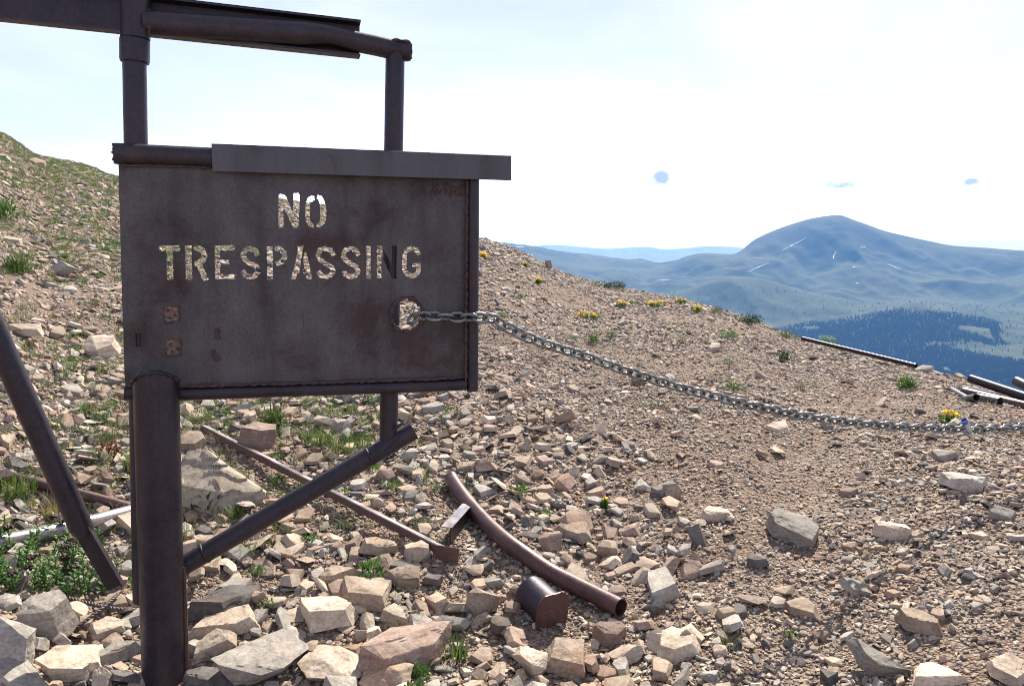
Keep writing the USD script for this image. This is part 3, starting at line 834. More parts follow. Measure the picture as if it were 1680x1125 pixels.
# strip of tape on the chain
tc = sp(1590, 697)
ub = norm(sp(1600, 690) - sp(1590, 690))
tape = thing("tape_tag", "grey strip of tape with blue edge tied round the chain", "tape")
cy = np.linspace(0, 2 * np.pi, 20)
t0, t1 = sp(1583, 692, .01), sp(1590, 707, .01)
obj("tape_roll", sweep(line(t0, t1, 4), [.013, .0145, .015, .0135], 18, wall=.002), "tape_white", tape, smooth=40)
obj("tape_edge", sweep(line(t0 - (t1 - t0) * .22, t0 + (t1 - t0) * .10, 3), .0152, 18, wall=.0015), "tape_blue", tape, smooth=40)


# ------------------------------------------------------------------ scrap pipes and bars
def ground_pipe(name, pts, r, mt, label, catg="pipe", lift=.9, wall=.006, sides=24, extra=None, sub=8):
    """A pipe lying along ground points seen at photograph pixels."""
    P = []
    for x, y in pts:
        h = hit(x, y)
        P.append(h + np.array([0, 0, r * lift]))
    P = np.array(P)
    t = np.r_[0, np.cumsum(np.linalg.norm(np.diff(P, axis=0), axis=1))]
    s = np.linspace(0, t[-1], max(sub, 2))
    if len(P) > 2:
        C = PchipInterpolator(t, P)(s)
    else:
        C = np.stack([np.interp(s, t, P[:, k]) for k in range(3)], 1)
    return thing(name, label, catg), C


x, C = ground_pipe("bent_pipe", [(740, 795), (790, 862), (845, 912), (920, 962), (1018, 1012)], .034, "rusty_bar", "bent rusty brown pipe lying on the stones beside the capped stub", lift=1.2, sub=40)
obj("tube", sweep(C, .038, 28, wall=.005), "rusty_bar", x, smooth=50)
BENT = C
# capped stub of pipe
st_c = hit(905, 1028)
sd_ = norm(np.array([.52, -.84, -.12])); st_f = st_c + np.array([.0, .0, .062])
stub = thing("pipe_stub", "short capped stub of wide pipe with rusty flat end plate", "pipe")
obj("tube", sweep(line(st_f - sd_ * .16, st_f, 4), .073, 40, wall=.008), "pipe_steel", stub, smooth=40)
su = norm(np.cross([0, 0, 1.0], sd_)); sv = np.cross(sd_, su)
facep = sbox(-.076, -.084, .076, .084).buffer(-.045).buffer(.045)
obj("end_plate", extr(ragged(facep, .0008, 4, .02), st_f + sd_ * .001, st_f + sd_ * .008, su, sv), "rusty_bar", stub)
# long bar
x, C = ground_pipe("long_bar", [(336, 712), (520, 806), (728, 915)], .012, "rusty_bar", "long straight rusty angle bar with a square end plate lying on the stones", "bar", lift=4.6, sub=4)
BAR = np.vstack([line(C[0], C[-1], 60), [C[-1] + [.05, -.04, 0]]])
d = norm(C[-1] - C[0]); sdv = norm(np.cross(d, W)); upv = np.cross(sdv, d)
a_ = math.radians(18)
xa = sdv * math.cos(a_) + upv * math.sin(a_); ya = -sdv * math.sin(a_) + upv * math.cos(a_)
Lp = Polygon([(-.020, -.034), (-.014, -.034), (-.014, -.006), (.020, -.006), (.020, 0), (-.020, 0)])
Lp = shapely.affinity.scale(Lp, -1, 1, origin=(0, 0)) if (xa @ N) < 0 else Lp
obj("flange", extr(sbox(-.021, -.006, .021, 0), C[0], C[-1], xa, ya), "worn_steel", x)
web_x = -.0205 if (xa @ N) < 0 else .0135
obj("web", extr(sbox(web_x, -.036, web_x + .007, -.0065), C[0], C[-1], xa, ya), "rusty_bar", x)
pc = pix(734, 911, float(to_px(C[-1])[2]) - .02)
pu = norm(pix(757, 900, 3) - pix(712, 893, 3)); pv = norm(pix(712, 893, 3) - pix(710, 926, 3))
obj("end_plate", extr(sbox(-.052, -.04, .052, .04), pc, pc + norm(np.cross(pu, pv)) * -.006, pu, pv), "rusty_bar", x)
# angle offcut standing on edge between the bar and the bent pipe
oc = thing("angle_offcut", "short rusty angle offcut with a bright flange leaning by the bar end", "angle iron")
q0, q1 = hit(734, 898) + [0, 0, .095], hit(768, 845) + [0, 0, .055]
OFFCUT = np.vstack([line(q0, q1, 8), [st_f + [0, -.05, 0]], [st_f + [.05, -.03, 0]], [st_f + [-.06, -.03, 0]]])
d = norm(q1 - q0); sdv = norm(np.cross(d, W)); upv = np.cross(sdv, d)
if sdv @ N < 0 and sdv[0] < 0:
    sdv = -sdv
obj("flange", extr(sbox(-.03, 0, .024, .005), q0, q1, sdv, upv), "worn_steel", oc)
obj("web", extr(sbox(.006, -.085, .011, -.0005), q0 + d * .02, q1, sdv, upv), "rusty_bar", oc)
# pipe leaning in from the left
lp = thing("leaning_pipe", "dark pipe leaning in from the left edge down to the stones", "pipe")
l0, l1, l2 = pix(-75, 395, 2.45), pix(132, 862, 2.72), pix(186, 955, 2.78)
obj("tube", sweep(np.vstack([line(l0, l1, 12), line(l1, l1 + (l2 - l1) * .15, 3)[1:]]), np.r_[np.full(12, .0385), .036, .030], 32), "pipe_steel", lp, smooth=40)
d = norm(l2 - l1); sdv = norm(np.cross(d, -N)); nv = np.cross(d, sdv)
obj("flat_foot", extr(Polygon([(-.030, -.004), (.030, -.004), (.030, .030), (.025, .030), (.025, .001), (-.030, .001)]), l1 + d * .01, l2 + d * .02, sdv, N), "pipe_steel", lp)
# two pipes lying behind it
x, C = ground_pipe("fallen_pipe", [(-120, 765), (50, 800), (215, 843)], .03, "pipe_steel", "purple brown pipe with coupling lying behind the leaning pipe", lift=1.0, sub=10)
obj("tube", sweep(C, .027, 24, wall=.005), "rusty_bar", x, smooth=40)
cc = hit(6, 798) + [0, 0, .032]
dd = norm(C[-1] - C[0])
obj("coupling", sweep(line(cc - dd * .12, cc + dd * .012, 4), .034, 24), "pipe_steel", x, smooth=40)
x, C = ground_pipe("fallen_pipe", [(-60, 915), (60, 892), (240, 845)], .035, "pipe_steel", "shiny grey pipe lying from the red-headed plant to the casing foot", lift=1.15, sub=10)
obj("tube", sweep(C, .034, 24, wall=.005), "worn_steel", x, smooth=40)

# pipes over the edge at the right
tk = thing("thin_pipe", "long thin dark pipe lying along the far edge of the slope", "pipe")
e0, e1 = hit(1318, 566), hit(1502, 607)
e0 = pix(1316, 555, float(to_px(e0)[2])); e1 = pix(1503, 600, float(to_px(e1)[2]) - .3)
obj("tube", sweep(line(e0, e1, 6), .022, 20, wall=.004), "pipe_steel", tk, smooth=40)


HEAP = np.array([hit(x, y) for x, y in ((1570, 648), (1590, 660), (1615, 664), (1640, 668), (1665, 670), (1680, 680))])


def pile(name, a, b, r, mt, label, da=0., wall=.006):
    t = thing(name, label, "pipe", group=None)
    obj("tube", sweep(line(pix(*a), pix(*b), 5), r, 24, wall=wall), mt, t, smooth=40)
    return t


pile("scrap_pipe", (1592, 621, 6.05), (1790, 686, 5.2), .033, "pipe_steel", "dark scrap pipe with bright top lying uppermost in the heap at the right edge")
pile("scrap_pipe", (1580, 643, 5.8), (1800, 694, 4.95), .037, "rusty_bar", "brown scrap pipe lying under the others in the heap at the right edge")
pile("scrap_pipe", (1604, 651.5, 5.6), (1641, 658.5, 5.4), .029, "angle_steel", "short scrap pipe in the heap with its black open end to the right")
pile("scrap_pipe", (1584, 655, 5.6), (1602, 652, 5.42), .028, "angle_steel", "stubby scrap pipe in the heap with its open mouth beside a longer one")
pile("scrap_pipe", (1561, 639, 5.95), (1590, 655, 5.55), .021, "angle_steel", "thin shiny scrap pipe sticking out at the heap's left end")
pile("scrap_pipe", (1667, 625, 6.0), (1760, 668, 5.5), .037, "angle_steel", "shiny scrap pipe cut by the photo's right edge above the heap")
fp = thing("scrap_plate", "small flat grey steel plate lying between the scrap pipes", "steel plate")
f0 = pix(1606, 640, 5.95)
obj("plate", extr(sbox(-.07, -.12, .07, .12), f0, f0 + [0, 0, .006], norm([1, .35, -.12]), norm([-.3, 1, .05])), "angle_steel", fp)

# wire rope by the casing foot and a bent wire by the leaning pipe
def cable(name, pts, r, label, strands=True):
    t = thing(name, label, "cable")
    P = np.array([hit(x, y) + np.array([0, 0, l]) for x, y, l in pts])
    tt = np.r_[0, np.cumsum(np.linalg.norm(np.diff(P, axis=0), axis=1))]
    s = np.arange(0, tt[-1], .005)
    C = PchipInterpolator(tt, P)(s)
    if not strands:
        obj("wire", sweep(C, r, 8), "cable_steel", t, smooth=40)
        return
    T, A_, B_ = frames(C)
    for k in range(3):
        ph = s / .045 * 2 * np.pi + k * 2 * np.pi / 3
        obj("strand", sweep(C + r * .55 * (np.cos(ph)[:, None] * A_ + np.sin(ph)[:, None] * B_), r * .6, 6), "cable_steel", t, smooth=True)


cable("wire_rope", [(112, 988, .02), (150, 1002, .03), (190, 1010, .03), (236, 1008, .02)], .0075, "twisted wire rope lying at the casing foot, the upper one")
cable("wire_rope", [(122, 1040, .02), (155, 1024, .04), (180, 1008, .05), (196, 992, .05)], .0065, "twisted wire rope lying across the pale slab below the other rope")
cable("bent_wire", [(88, 935, .02), (105, 915, .07), (130, 895, .08), (160, 888, .05)], .005, "dark wire bowed over the leaves beside the leaning pipe", strands=False)


# ------------------------------------------------------------------ stones
def rock_hull(seed, ax=(1, .75, .5), n=13, slab=None):
    """An angular broken stone inside a unit box scaled by ax; mostly flat faces."""
    g = np.random.default_rng(seed)
    if slab or (slab is None and g.random() < .75):                                        # slab: an irregular outline, two uneven faces
        k = int(g.integers(4, 8))
        a = np.sort(g.random(k) * .7 + np.arange(k)) / k * 2 * np.pi
        r = .60 + .45 * g.random(k)
        top = np.stack([r * np.cos(a) * g.uniform(.7, .95), r * np.sin(a) * g.uniform(.7, .95), .8 + .25 * g.normal(0, 1, k) * .6], 1)
        bot = np.stack([r * np.cos(a + .1), r * np.sin(a + .1), -.8 + .2 * g.normal(0, 1, k)], 1)
        P = np.vstack([top, bot, [[g.normal(0, .3), g.normal(0, .3), 1.0]]])
    else:
        P = g.normal(0, 1, (n, 3))
        P /= (np.abs(P) ** 3).sum(1, keepdims=True) ** (1 / 3)
        P *= g.uniform(.8, 1.08, (n, 1))
    P = P * np.array(ax)
    h = ConvexHull(P)
    m = trimesh.Trimesh(P, h.simplices, process=True)
    m.fix_normals()
    m.apply_translation(-m.bounds.mean(0))
    return m


def chipped(m, size, seed, edge=.16, amp=.035):
    """Breaks up a hull's faces: cuts, ledges and worn edges for the stones seen large."""
    for _ in range(5):
        if m.edges_unique_length.max() < edge or len(m.faces) > 2600:
            break
        m = m.subdivide_to_size(edge, max_iter=8)
    m = trimesh.Trimesh(m.vertices, m.faces, process=True)
    m.merge_vertices()
    v = m.vertices.copy()
    nrm = m.vertex_normals
    d = smoothnoise(v * 2.2 + seed, 4, seed) * amp * 2.2 + smoothnoise(v * 7 + seed, 3, seed + 5) * amp
    lay = np.round(v[:, 2] * 7 + 1.4 * smoothnoise(v * 2.5, 2, seed + 8) * 3) / 7 - v[:, 2]
    m.vertices = v + nrm * d[:, None] + nrm * (lay * .12)[:, None]
    return m


SPEC = [  # px, py (centre), width px, height px, material, tilt, aspect depth, label
    (362, 797, 150, 100, "stained_stone", .1, .7, "large pale boulder with orange stains behind the casing pipe"),
    (372, 987, 105, 34, "dark_stone", .05, .5, "long dark slate slab just right of the casing foot"),
    (372, 1020, 110, 38, "cream_stone", .05, .7, "flat pale slab below the dark slate slab"),
    (432, 1078, 135, 85, "grey_stone", .3, .7, "big grey angular boulder right of the casing foot at the photo's bottom"),
    (352, 1060, 66, 46, "cream_stone", .3, .6, "pale slab wedged between the casing and the grey boulder"),
    (548, 1085, 118, 78, "cream_stone", .05, .7, "pale square block right of the grey boulder"),
    (635, 1104, 88, 66, "tan_stone", .05, .8, "tan square block cut by the photo's bottom edge"),
    (664, 1064, 146, 64, "pink_stone", .12, .55, "smooth brown boulder with a thin white vein"),
    (533, 1004, 110, 48, "cream_stone", .12, .7, "broad pale slab above the square block"),
    (594, 973, 92, 46, "tan_stone", .15, .7, "tan wedge stone above the broad pale slab"),
    (556, 945, 84, 40, "tan_stone", .2, .7, "tan wedge above the flat slab, right below the brace"),
    (700, 1026, 80, 62, "grey_stone", .25, .7, "grey stone above the veined brown boulder"),
    (742, 1012, 66, 84, "grey_stone", .75, .35, "smooth grey slab tilted up beside the end of the long bar"),
    (790, 990, 62, 60, "tan_stone", .4, .6, "tan pointed stone left of the capped stub"),
    (868, 1082, 62, 50, "cream_stone", .05, .8, "white square block below the capped stub"),
    (925, 1084, 70, 50, "tan_stone", .25, .7, "tan stone right of the white square block"),
    (1112, 1054, 78, 50, "cream_stone", .2, .8, "pale roof-shaped stone beyond the open end of the bent pipe"),
    (1000, 1042, 56, 38, "pink_stone", .1, .7, "brown block below the open end of the bent pipe"),
    (938, 868, 64, 42, "tan_stone", .1, .9, "flat tan slab lying above the bent pipe"),
    (1300, 868, 78, 52, "grey_stone", .3, .8, "flat grey slab tilted on the path"),
    (1175, 841, 54, 30, "cream_stone", .05, .7, "pale flat stone left of the tilted grey slab"),
    (1462, 871, 56, 30, "cream_stone", .05, .7, "pale block right of the tilted grey slab"),
    (1242, 922, 34, 22, "dark_stone", .2, .7, "dark pointed stone below the tilted grey slab"),
    (1440, 1078, 84, 68, "grey_stone", .55, .35, "grey leaf-shaped slab standing on edge near the bottom right"),
    (1532, 1104, 88, 50, "cream_stone", .2, .7, "pale slab right of the leaf-shaped slab"),
    (1655, 1096, 64, 48, "cream_stone", .1, .8, "cream stone at the photo's bottom right corner"),
    (1510, 1020, 56, 32, "tan_stone", .1, .8, "rounded tan boulder above the leaf-shaped slab"),
    (1404, 965, 42, 26, "grey_stone", .3, .7, "grey ridge-backed stone left of the black stone"),
    (1588, 945, 22, 22, "dark_stone", .2, .8, "small shiny black stone on the path"),
    (1580, 790, 66, 34, "grey_stone", .1, .8, "flat grey stone under the right end of the chain"),
    (1550, 746, 38, 26, "grey_stone", .2, .7, "grey stone under the right end of the chain"),
    (1645, 842, 46, 34, "grey_stone", .3, .7, "grey wedge stone near the right edge of the path"),
    (1275, 702, 36, 22, "cream_stone", .15, .8, "pale stone just below the middle of the chain"),
    (22, 1068, 66, 120, "grey_stone", .3, .7, "tall grey boulder at the photo's bottom left corner"),
    (80, 1016, 78, 72, "grey_stone", .25, .7, "grey boulder right of the bottom left corner one"),
    (112, 1084, 108, 58, "cream_stone", .2, .6, "pale slab between the bottom left boulders and the casing"),
    (14, 983, 46, 44, "grey_stone", .1, .7, "grey stone at the left edge under the red-headed plant"),
    (174, 1030, 60, 42, "cream_stone", .1, .7, "pale slab under the wire rope"),
    (194, 1070, 66, 36, "grey_stone", .2, .7, "flat grey slab left of the casing foot"),
    (340, 1114, 128, 30, "dark_stone", .05, .5, "long flat dark slab in front of the casing foot at the photo's bottom"),
    (256, 1110, 72, 22, "tan_stone", .1, .6, "thin tan slab in front of the casing foot"),
    (425, 721, 58, 36, "pink_stone", .2, .7, "orange brown block above the long bar"),
    (316, 726, 44, 30, "tan_stone", .1, .8, "rounded orange stone right of the casing near the bar's upper end"),
    (40, 541, 66, 26, "cream_stone", .1, .6, "pale slab on the hillside left of the sign"),
    (165, 572, 62, 40, "cream_stone", .3, .7, "pale tilted stone just left of the sign plate"),
    (20, 395, 30, 14, "cream_stone", .1, .6, "bright pale slab high at the left edge"),
    (120, 640, 40, 22, "grey_stone", .1, .7, "grey stone left of the casing top"),
    (1103, 484, 24, 13, "tan_stone", .05, .7, "lone stone on the skyline of the slope"),
    (1516, 606, 32, 22, "grey_stone", .2, .7, "stone on the skyline at the end of the thin pipe"),
    (1272, 530, 18, 13, "tan_stone", .2, .7, "small stone on the skyline right of the dark shrub"),
    (900, 438, 12, 14, "tan_stone", .2, .8, "small upright stone on the skyline right of the sign"),
    (60, 268, 26, 20, "tan_stone", .2, .7, "brown rock near the top of the left ridge"),
    (712, 668, 44, 24, "grey_stone", .1, .7, "grey stone right of the brace's upper end"),
    (560, 700, 40, 26, "grey_stone", .15, .7, "grey block between the post and the long bar"),
    (1090, 800, 46, 30, "grey_stone", .2, .7, "grey angular stone right of the bent pipe"),
    (660, 945, 60, 50, "tan_stone", .4, .6, "tan stone left of the long bar's end plate"),
    (685, 905, 44, 36, "cream_stone", .1, .8, "pale cube stone just left of the end plate"),
    (620, 900, 70, 34, "tan_stone", .35, .5, "thin tan slab leaning below the brace"),
]
occupied = []                                                      # (x, y, r) of placed stones
for k, (x, y, w, h, mt, tilt, asp, lab) in enumerate(SPEC):
    rk = np.random.default_rng(4000 + int(x * 3 + y))
    p = hit(x, min(y + h * .22, 1290))
    if p is None:
        continue
    dep = float(to_px(p)[2])
    wm, hm = w * dep / F, h * dep / F
    e = math.atan2(EYE - p[2], math.hypot(p[0], p[1]))
    dm = min(asp * wm, .75 * hm / math.sin(max(e, .08)))
    e = max(e, .05)
    head = re.split(" (?:above|below|right|left|behind|under|at|on|beyond|beside|leaning|in|between|with|cut|standing|tilted|lying|just|near|high|against) ", lab)[0]
    blocky = any(q in head for q in ("block", "boulder", "cube", "upright", "pointed"))
    if blocky:
        tall, lean = max((hm - dm * math.sin(e) * .95) / math.cos(e), .26 * wm), rk.uniform(.0, .12)
    else:                                                         # a slab whose broad face leans towards the viewer as far as its height in the photograph asks
        tall = min(wm * rk.uniform(.18, .28), .55 * hm)
        lean = math.asin(min(max((hm - tall * math.cos(e)) / dm, math.sin(e)), .94)) - e
        lean = min(lean, .42)
    if k == 0:
        P = np.array([(-.5, -.28, 0), (-.48, -.2, .42), (-.36, .05, .64), (-.16, .05, .64), (.05, -.08, .50), (.32, -.1, .30), (.5, -.05, .2), (.5, -.16, .0), (.2, -.36, 0), (-.1, -.38, .06), (-.42, .3, .1), (.4, .3, .1), (-.2, .25, .5), (.1, -.33, .3), (-.3, -.33, .36)])
        m = trimesh.Trimesh(P, ConvexHull(P).simplices, process=True); m.fix_normals()
        m = chipped(m, 1, 50, edge=.04, amp=.010)
    else:
        m = chipped(rock_hull(500 + k * 7, (1, dm / wm, min(tall / wm, 1.3)), n=15, slab=not blocky or None), 1, 50 + k, edge=.10 if w > 50 else .2, amp=.02)
        m.apply_scale(1.0 / np.ptp(m.vertices[:, 0]))
        m.apply_transform(trimesh.transformations.rotation_matrix(rk.normal(0, .3), [0, 0, 1]))
        m.apply_transform(trimesh.transformations.rotation_matrix(lean, [1, 0, 0]))
        m.apply_transform(trimesh.transformations.rotation_matrix(tilt * (.6 if k % 2 else -.6), [0, 1, 0]))
        m.apply_transform(trimesh.transformations.rotation_matrix(-math.atan2(p[0], p[1]), [0, 0, 1]))
    ext = np.ptp(m.vertices[:, 0])
    m.apply_scale(wm / ext)
    m.apply_translation(-np.array([*m.bounds.mean(0)[:2], m.bounds[0][2]]))
    zb = float(gz(p[0], p[1]))
    hgt = np.ptp(m.vertices[:, 2])
    m.apply_translation([p[0], p[1], zb - .2 * hgt])
    obj("rock" if w < 100 else "boulder", m, mt, smooth=28, label=lab, cat="rock" if w < 100 else "boulder")
    occupied.append((p[0], p[1], wm * .42))

# scattered stones: (length range, stones per square metre, nearest and farthest distance)
def wedge(n, r0, r1, a0=-37, a1=37):
    a = np.radians(rng.uniform(a0, a1, n)); r = np.sqrt(rng.uniform(r0 * r0, r1 * r1, n))
    return r * np.sin(a), r * np.cos(a)


def path_mask(x, y):
    """1 on the trodden path of fine gravel at the right, 0 among the big stones."""
    px, py, dep = to_px(np.stack([x, y, gz(x, y)], -1))
    nz = smoothnoise(np.stack([x, y, 0 * x], -1) * .9, 3, 88)
    line_ = np.interp(py, [430, 640, 760, 860, 960, 1125, 1300], [760, 800, 980, 1060, 1110, 1180, 1250])
    return 1 / (1 + np.exp(-(px - line_ + 220 * nz) / 45.0)), px, py


allst = []
AREA = lambda r0, r1: .5 * math.radians(74) * (r1 * r1 - r0 * r0)
for s0, s1, dens, r0, r1 in ((.12, .17, 9, 2.3, 34), (.07, .12, 170, 2.2, 30), (.04, .07, 360, 2.1, 24), (.022, .04, 850, 2.1, 14), (.012, .022, 2800, 2.1, 7.5)):
    n = int(AREA(r0, r1) * dens)
    x, y = wedge(n, r0, r1)
    pm, px, py = path_mask(x, y)
    r = np.hypot(x, y)
    hid = r > RC_OF(np.arctan2(x, y)) * 1.12
    s = s0 * (s1 / s0) ** rng.random(n)
    fine = smoothnoise(np.stack([x, y, 0 * x], -1) * 1.3, 3, 99)
    if s0 >= .12:
        pr = (1 - pm) ** 2 * .9 * (px < 1040) + .006
        pr = pr * np.where(py > 800, 1.3, .7)
    elif s0 >= .07:
        pr = ((1 - pm) * .9 + .02) * np.where(py > 640, 1.0, .55)
    elif s0 >= .04:
        pr = (.95 - .80 * pm + 1.0 * fine) * np.where(py > 640, 1.0, .75)
    else:
        pr = .9 + 1.7 * fine - (.35 * pm if s0 > .02 else 0)
    grassy = np.clip((430 - px) / 300, 0, 1) * (py < 760)
    pr = pr * (1 - .35 * grassy)
    pr = pr * np.where((px < 420) & (r > 6.5) & (s0 >= .04), .55, 1.0)
    ok = (rng.random(n) < pr) & ~hid
    allst.append(np.stack([x[ok], y[ok], s[ok]], 1))
    if s0 >= .07 or True:
        pass
St = np.vstack(allst)
St = St[np.argsort(-St[:, 2])]
# thin out larger stones that would sit inside each other, and those inside named rocks
big_ = St[:, 2] > .035
tree = cKDTree(St[big_][:, :2])
drop = np.zeros(len(St), bool)
bs = St[big_]
for a, b in tree.query_pairs(.16):
    if not drop[a] and not drop[b] and np.hypot(*(bs[a, :2] - bs[b, :2])) < .29 * (bs[a, 2] + bs[b, 2]):
        drop[max(a, b)] = True
oc_ = np.array(occupied)
dist, ii = cKDTree(oc_[:, :2]).query(St[:, :2], k=3)
drop |= (dist < oc_[ii, 2] * .85).any(1) & (St[:, 2] > .03)
drop |= (dist < oc_[ii, 2] * .55).any(1)
# keep stones off the casing
cb = sp(271, 1100, .045)
drop |= np.hypot(St[:, 0] - cb[0], St[:, 1] - cb[1]) < .08 + St[:, 2] * .4
KEEP = [BENT, BAR, OFFCUT, HEAP]
for PP in [q + np.array([0, -sh, 0]) for q in KEEP for sh in (0, .07)]:
    dd, _ = cKDTree(PP[:, :2]).query(St[:, :2])
    drop |= (dd < .035 + St[:, 2] * .4) & (St[:, 2] > .05)
St = St[~drop]
n = len(St)
nrm = ground_normal(St[:, 0], St[:, 1])
Zs = gz(St[:, 0], St[:, 1])
NSH = 14
protos, pk = [], []
for c, mt in enumerate(ROCKS):
    for k in range(NSH):
        g = np.random.default_rng(9000 + c * 100 + k)
        m = rock_hull(3000 + c * 100 + k, (1, g.uniform(.45, .9), g.uniform(.11, .36)), n=int(g.integers(10, 14)))
        m.apply_scale(1.0 / np.ptp(m.vertices[:, 0]))
        protos.append((m, mt, False))
ci = rng.choice(len(ROCKS), n, p=ROCKW)
patch = smoothnoise(np.stack([St[:, 0], St[:, 1], 0 * St[:, 0]], -1) * .8, 2, 123)
ci = np.where((patch > .12) & (rng.random(n) < .2), 3, ci)
idx = ci * NSH + rng.integers(0, NSH, n)
tilt = np.abs(rng.normal(0, .42, n)); tilt = np.minimum(tilt, 1.0)
qs = quats(nrm, rng.uniform(0, 2 * np.pi, n), rng.uniform(0, 2 * np.pi, n), tilt)
sc = St[:, 2:3] * rng.uniform(.8, 1.25, (n, 3))
pos = np.stack([St[:, 0], St[:, 1], Zs + St[:, 2] * rng.uniform(.05, .24, n)], 1)
ppx, ppy, dep = to_px(pos)
vis = (ppx > -10) & (ppx < 1690) & (ppy < 1130) & (ppy > 200)
app = np.where(vis, St[:, 2] / dep, 0)
order = np.argsort(-app)
NB = 290
for rank, k in enumerate(order[:NB]):
    g = np.random.default_rng(70000 + int(k))
    m = rock_hull(20000 + int(k), (1, g.uniform(.5, .9), g.uniform(.13, .34)), n=14)
    m.apply_scale(1.0 / np.ptp(m.vertices[:, 0]))
    if rank < 110:
        m = chipped(m, 1, 300 + rank, edge=.22, amp=.02)
    V = (m.vertices * sc[k]) @ qmat(qs[k]).T + pos[k]
    obj("stone", trimesh.Trimesh(V, m.faces, process=False), ROCKS[ci[k]], parent=ground, smooth=24 if rank < 110 else False)
rest = order[NB:]
instancer("scree", protos, pos[rest], qs[rest], sc[rest], idx[rest], label="loose broken stones and gravel covering the slope", cat="gravel", kind="stuff", shape="stone")
print("stones", n)


# ------------------------------------------------------------------ plants
def blades(n, h, spread, w, seed, lean=.5, segs=3):
    g = np.random.default_rng(seed)
    V, Fc = [], []
    for k in range(n):
        a = g.uniform(0, 2 * np.pi); rb = spread * math.sqrt(g.random()) * .5
        b = np.array([rb * math.cos(a), rb * math.sin(a), 0])
        a2 = a + g.normal(0, .7); out = np.array([math.cos(a2), math.sin(a2), 0]); sd = np.array([-out[1], out[0], 0])
        hh = h * g.uniform(.5, 1.05); ln = hh * lean * g.uniform(.2, 1.3)
        o = len(V)
        for s in range(segs + 1):
            t = s / segs
            c = b + out * ln * t ** 2 + np.array([0, 0, hh * (t - .25 * lean * t * t)])
            ww = w * (1 - t) ** .7 + .0003
            V += [c - sd * ww / 2, c + sd * ww / 2]
        for s in range(segs):
            q = o + 2 * s
            Fc += [[q, q + 1, q + 3], [q, q + 3, q + 2]]
    return trimesh.Trimesh(np.array(V), np.array(Fc), process=False)


def leaves(n, rad, hgt, size, seed, up=.6, slim=.4):
    """A cushion of small leaves through a dome's volume."""
    g = np.random.default_rng(seed)
    V, Fc = [], []
    for k in range(n):
        d = norm(g.normal(0, 1, 3)); d[2] = abs(d[2])
        rr_ = g.random() ** .4
        c = np.array([d[0] * rad * rr_, d[1] * rad * rr_, d[2] * hgt * rr_ + .002]) * (1 + .25 * math.sin(3 * math.atan2(d[1], d[0]) + seed))
        out = norm(d * (1 - up) + np.array([0, 0, up]) + g.normal(0, .35, 3))
        sd = norm(np.cross(out, g.normal(0, 1, 3))); nn = np.cross(sd, out)
        L_ = size * g.uniform(.6, 1.3); w_ = L_ * slim
        o = len(V)
        V += [c, c + out * L_ * .5 + sd * w_ / 2 + nn * L_ * .06, c + out * L_ - nn * L_ * .08, c + out * L_ * .5 - sd * w_ / 2 + nn * L_ * .06]
        Fc += [[o, o + 1, o + 2], [o, o + 2, o + 3]]
    return trimesh.Trimesh(np.array(V), np.array(Fc), process=False)


def put(m, p):
    m = m.copy(); m.apply_translation(p); return m


# grass over the slope: one mass of tufts
n = 56000
x, y = wedge(n, 2.2, 33)
pm, px, py = path_mask(x, y)
mask = smoothnoise(np.stack([x, y, 0 * x], -1) * .55, 4, 200)
left = np.clip((900 - px) / 700, 0, 1)
dens = np.where(px < 780, .16 + 1.9 * left ** 1.3, .022) * np.clip(.5 + 3.6 * (mask + .02), 0, 2.2) * np.where(py > 900, .45, 1.0) * np.where(np.hypot(x, y) > 9, .5, 1.0)
far_ = np.hypot(x, y) / RC_OF(np.arctan2(x, y))
ok = (rng.random(n) < dens) & (far_ < 1.05)
dd, _ = cKDTree(oc_[:, :2]).query(np.stack([x, y], 1))
ok &= dd > .12
# nearer ground gets extra tufts, since the wedge holds few of them
x, y = x[ok], y[ok]
x2, y2 = wedge(2600, 2.3, 6.5)
pm2, px2, py2 = path_mask(x2, y2)
mk2 = smoothnoise(np.stack([x2, y2, 0 * x2], -1) * .8, 4, 201)
d2, _ = cKDTree(oc_[:, :2]).query(np.stack([x2, y2], 1))
ok2 = (rng.random(2600) < np.where(px2 < 760, np.clip((980 - px2) / 900, .1, 1), .02) * np.clip(.45 + 4 * mk2, 0, 1.5) * np.where(py2 > 930, .35, 1)) & (d2 > .13)
x, y = np.r_[x, x2[ok2]], np.r_[y, y2[ok2]]
n = len(x)
gp = []
for k in range(5):
    gp.append((blades(26, 1.0, .7, .035, 400 + k, lean=.75), "grass_blade", False))
for k in range(3):
    gp.append((blades(20, 1.0, .6, .028, 420 + k, lean=.9), "dry_blade", False))
for k in range(3):
    gp.append((leaves(60, .55, .5, .32, 440 + k), "green_leaf", False))
for k in range(2):
    gp.append((leaves(60, .55, .4, .28, 450 + k, slim=.3), "sage_leaf", False))
gi = rng.choice(13, n, p=[.084] * 5 + [.11] * 3 + [.04] * 3 + [.065] * 2)
hs = rng.uniform(.035, .095, n) * (1 + .012 * np.hypot(x, y))
instancer("grass", gp, np.stack([x, y, gz(x, y) + .004], 1), quats(np.tile([0, 0, 1.0], (n, 1)), rng.uniform(0, 6.28, n)), np.stack([hs * 1.1, hs * 1.1, hs * np.where(gi >= 8, .8, 1)], 1), gi,
          label="short green grass and small plants growing between the stones", cat="grass", kind="stuff", shape="tuft")
print("tufts", n)


def place(x, y):
    p = hit(x, y)
    return p, float(to_px(p)[2]) / F                               # point, metres per pixel


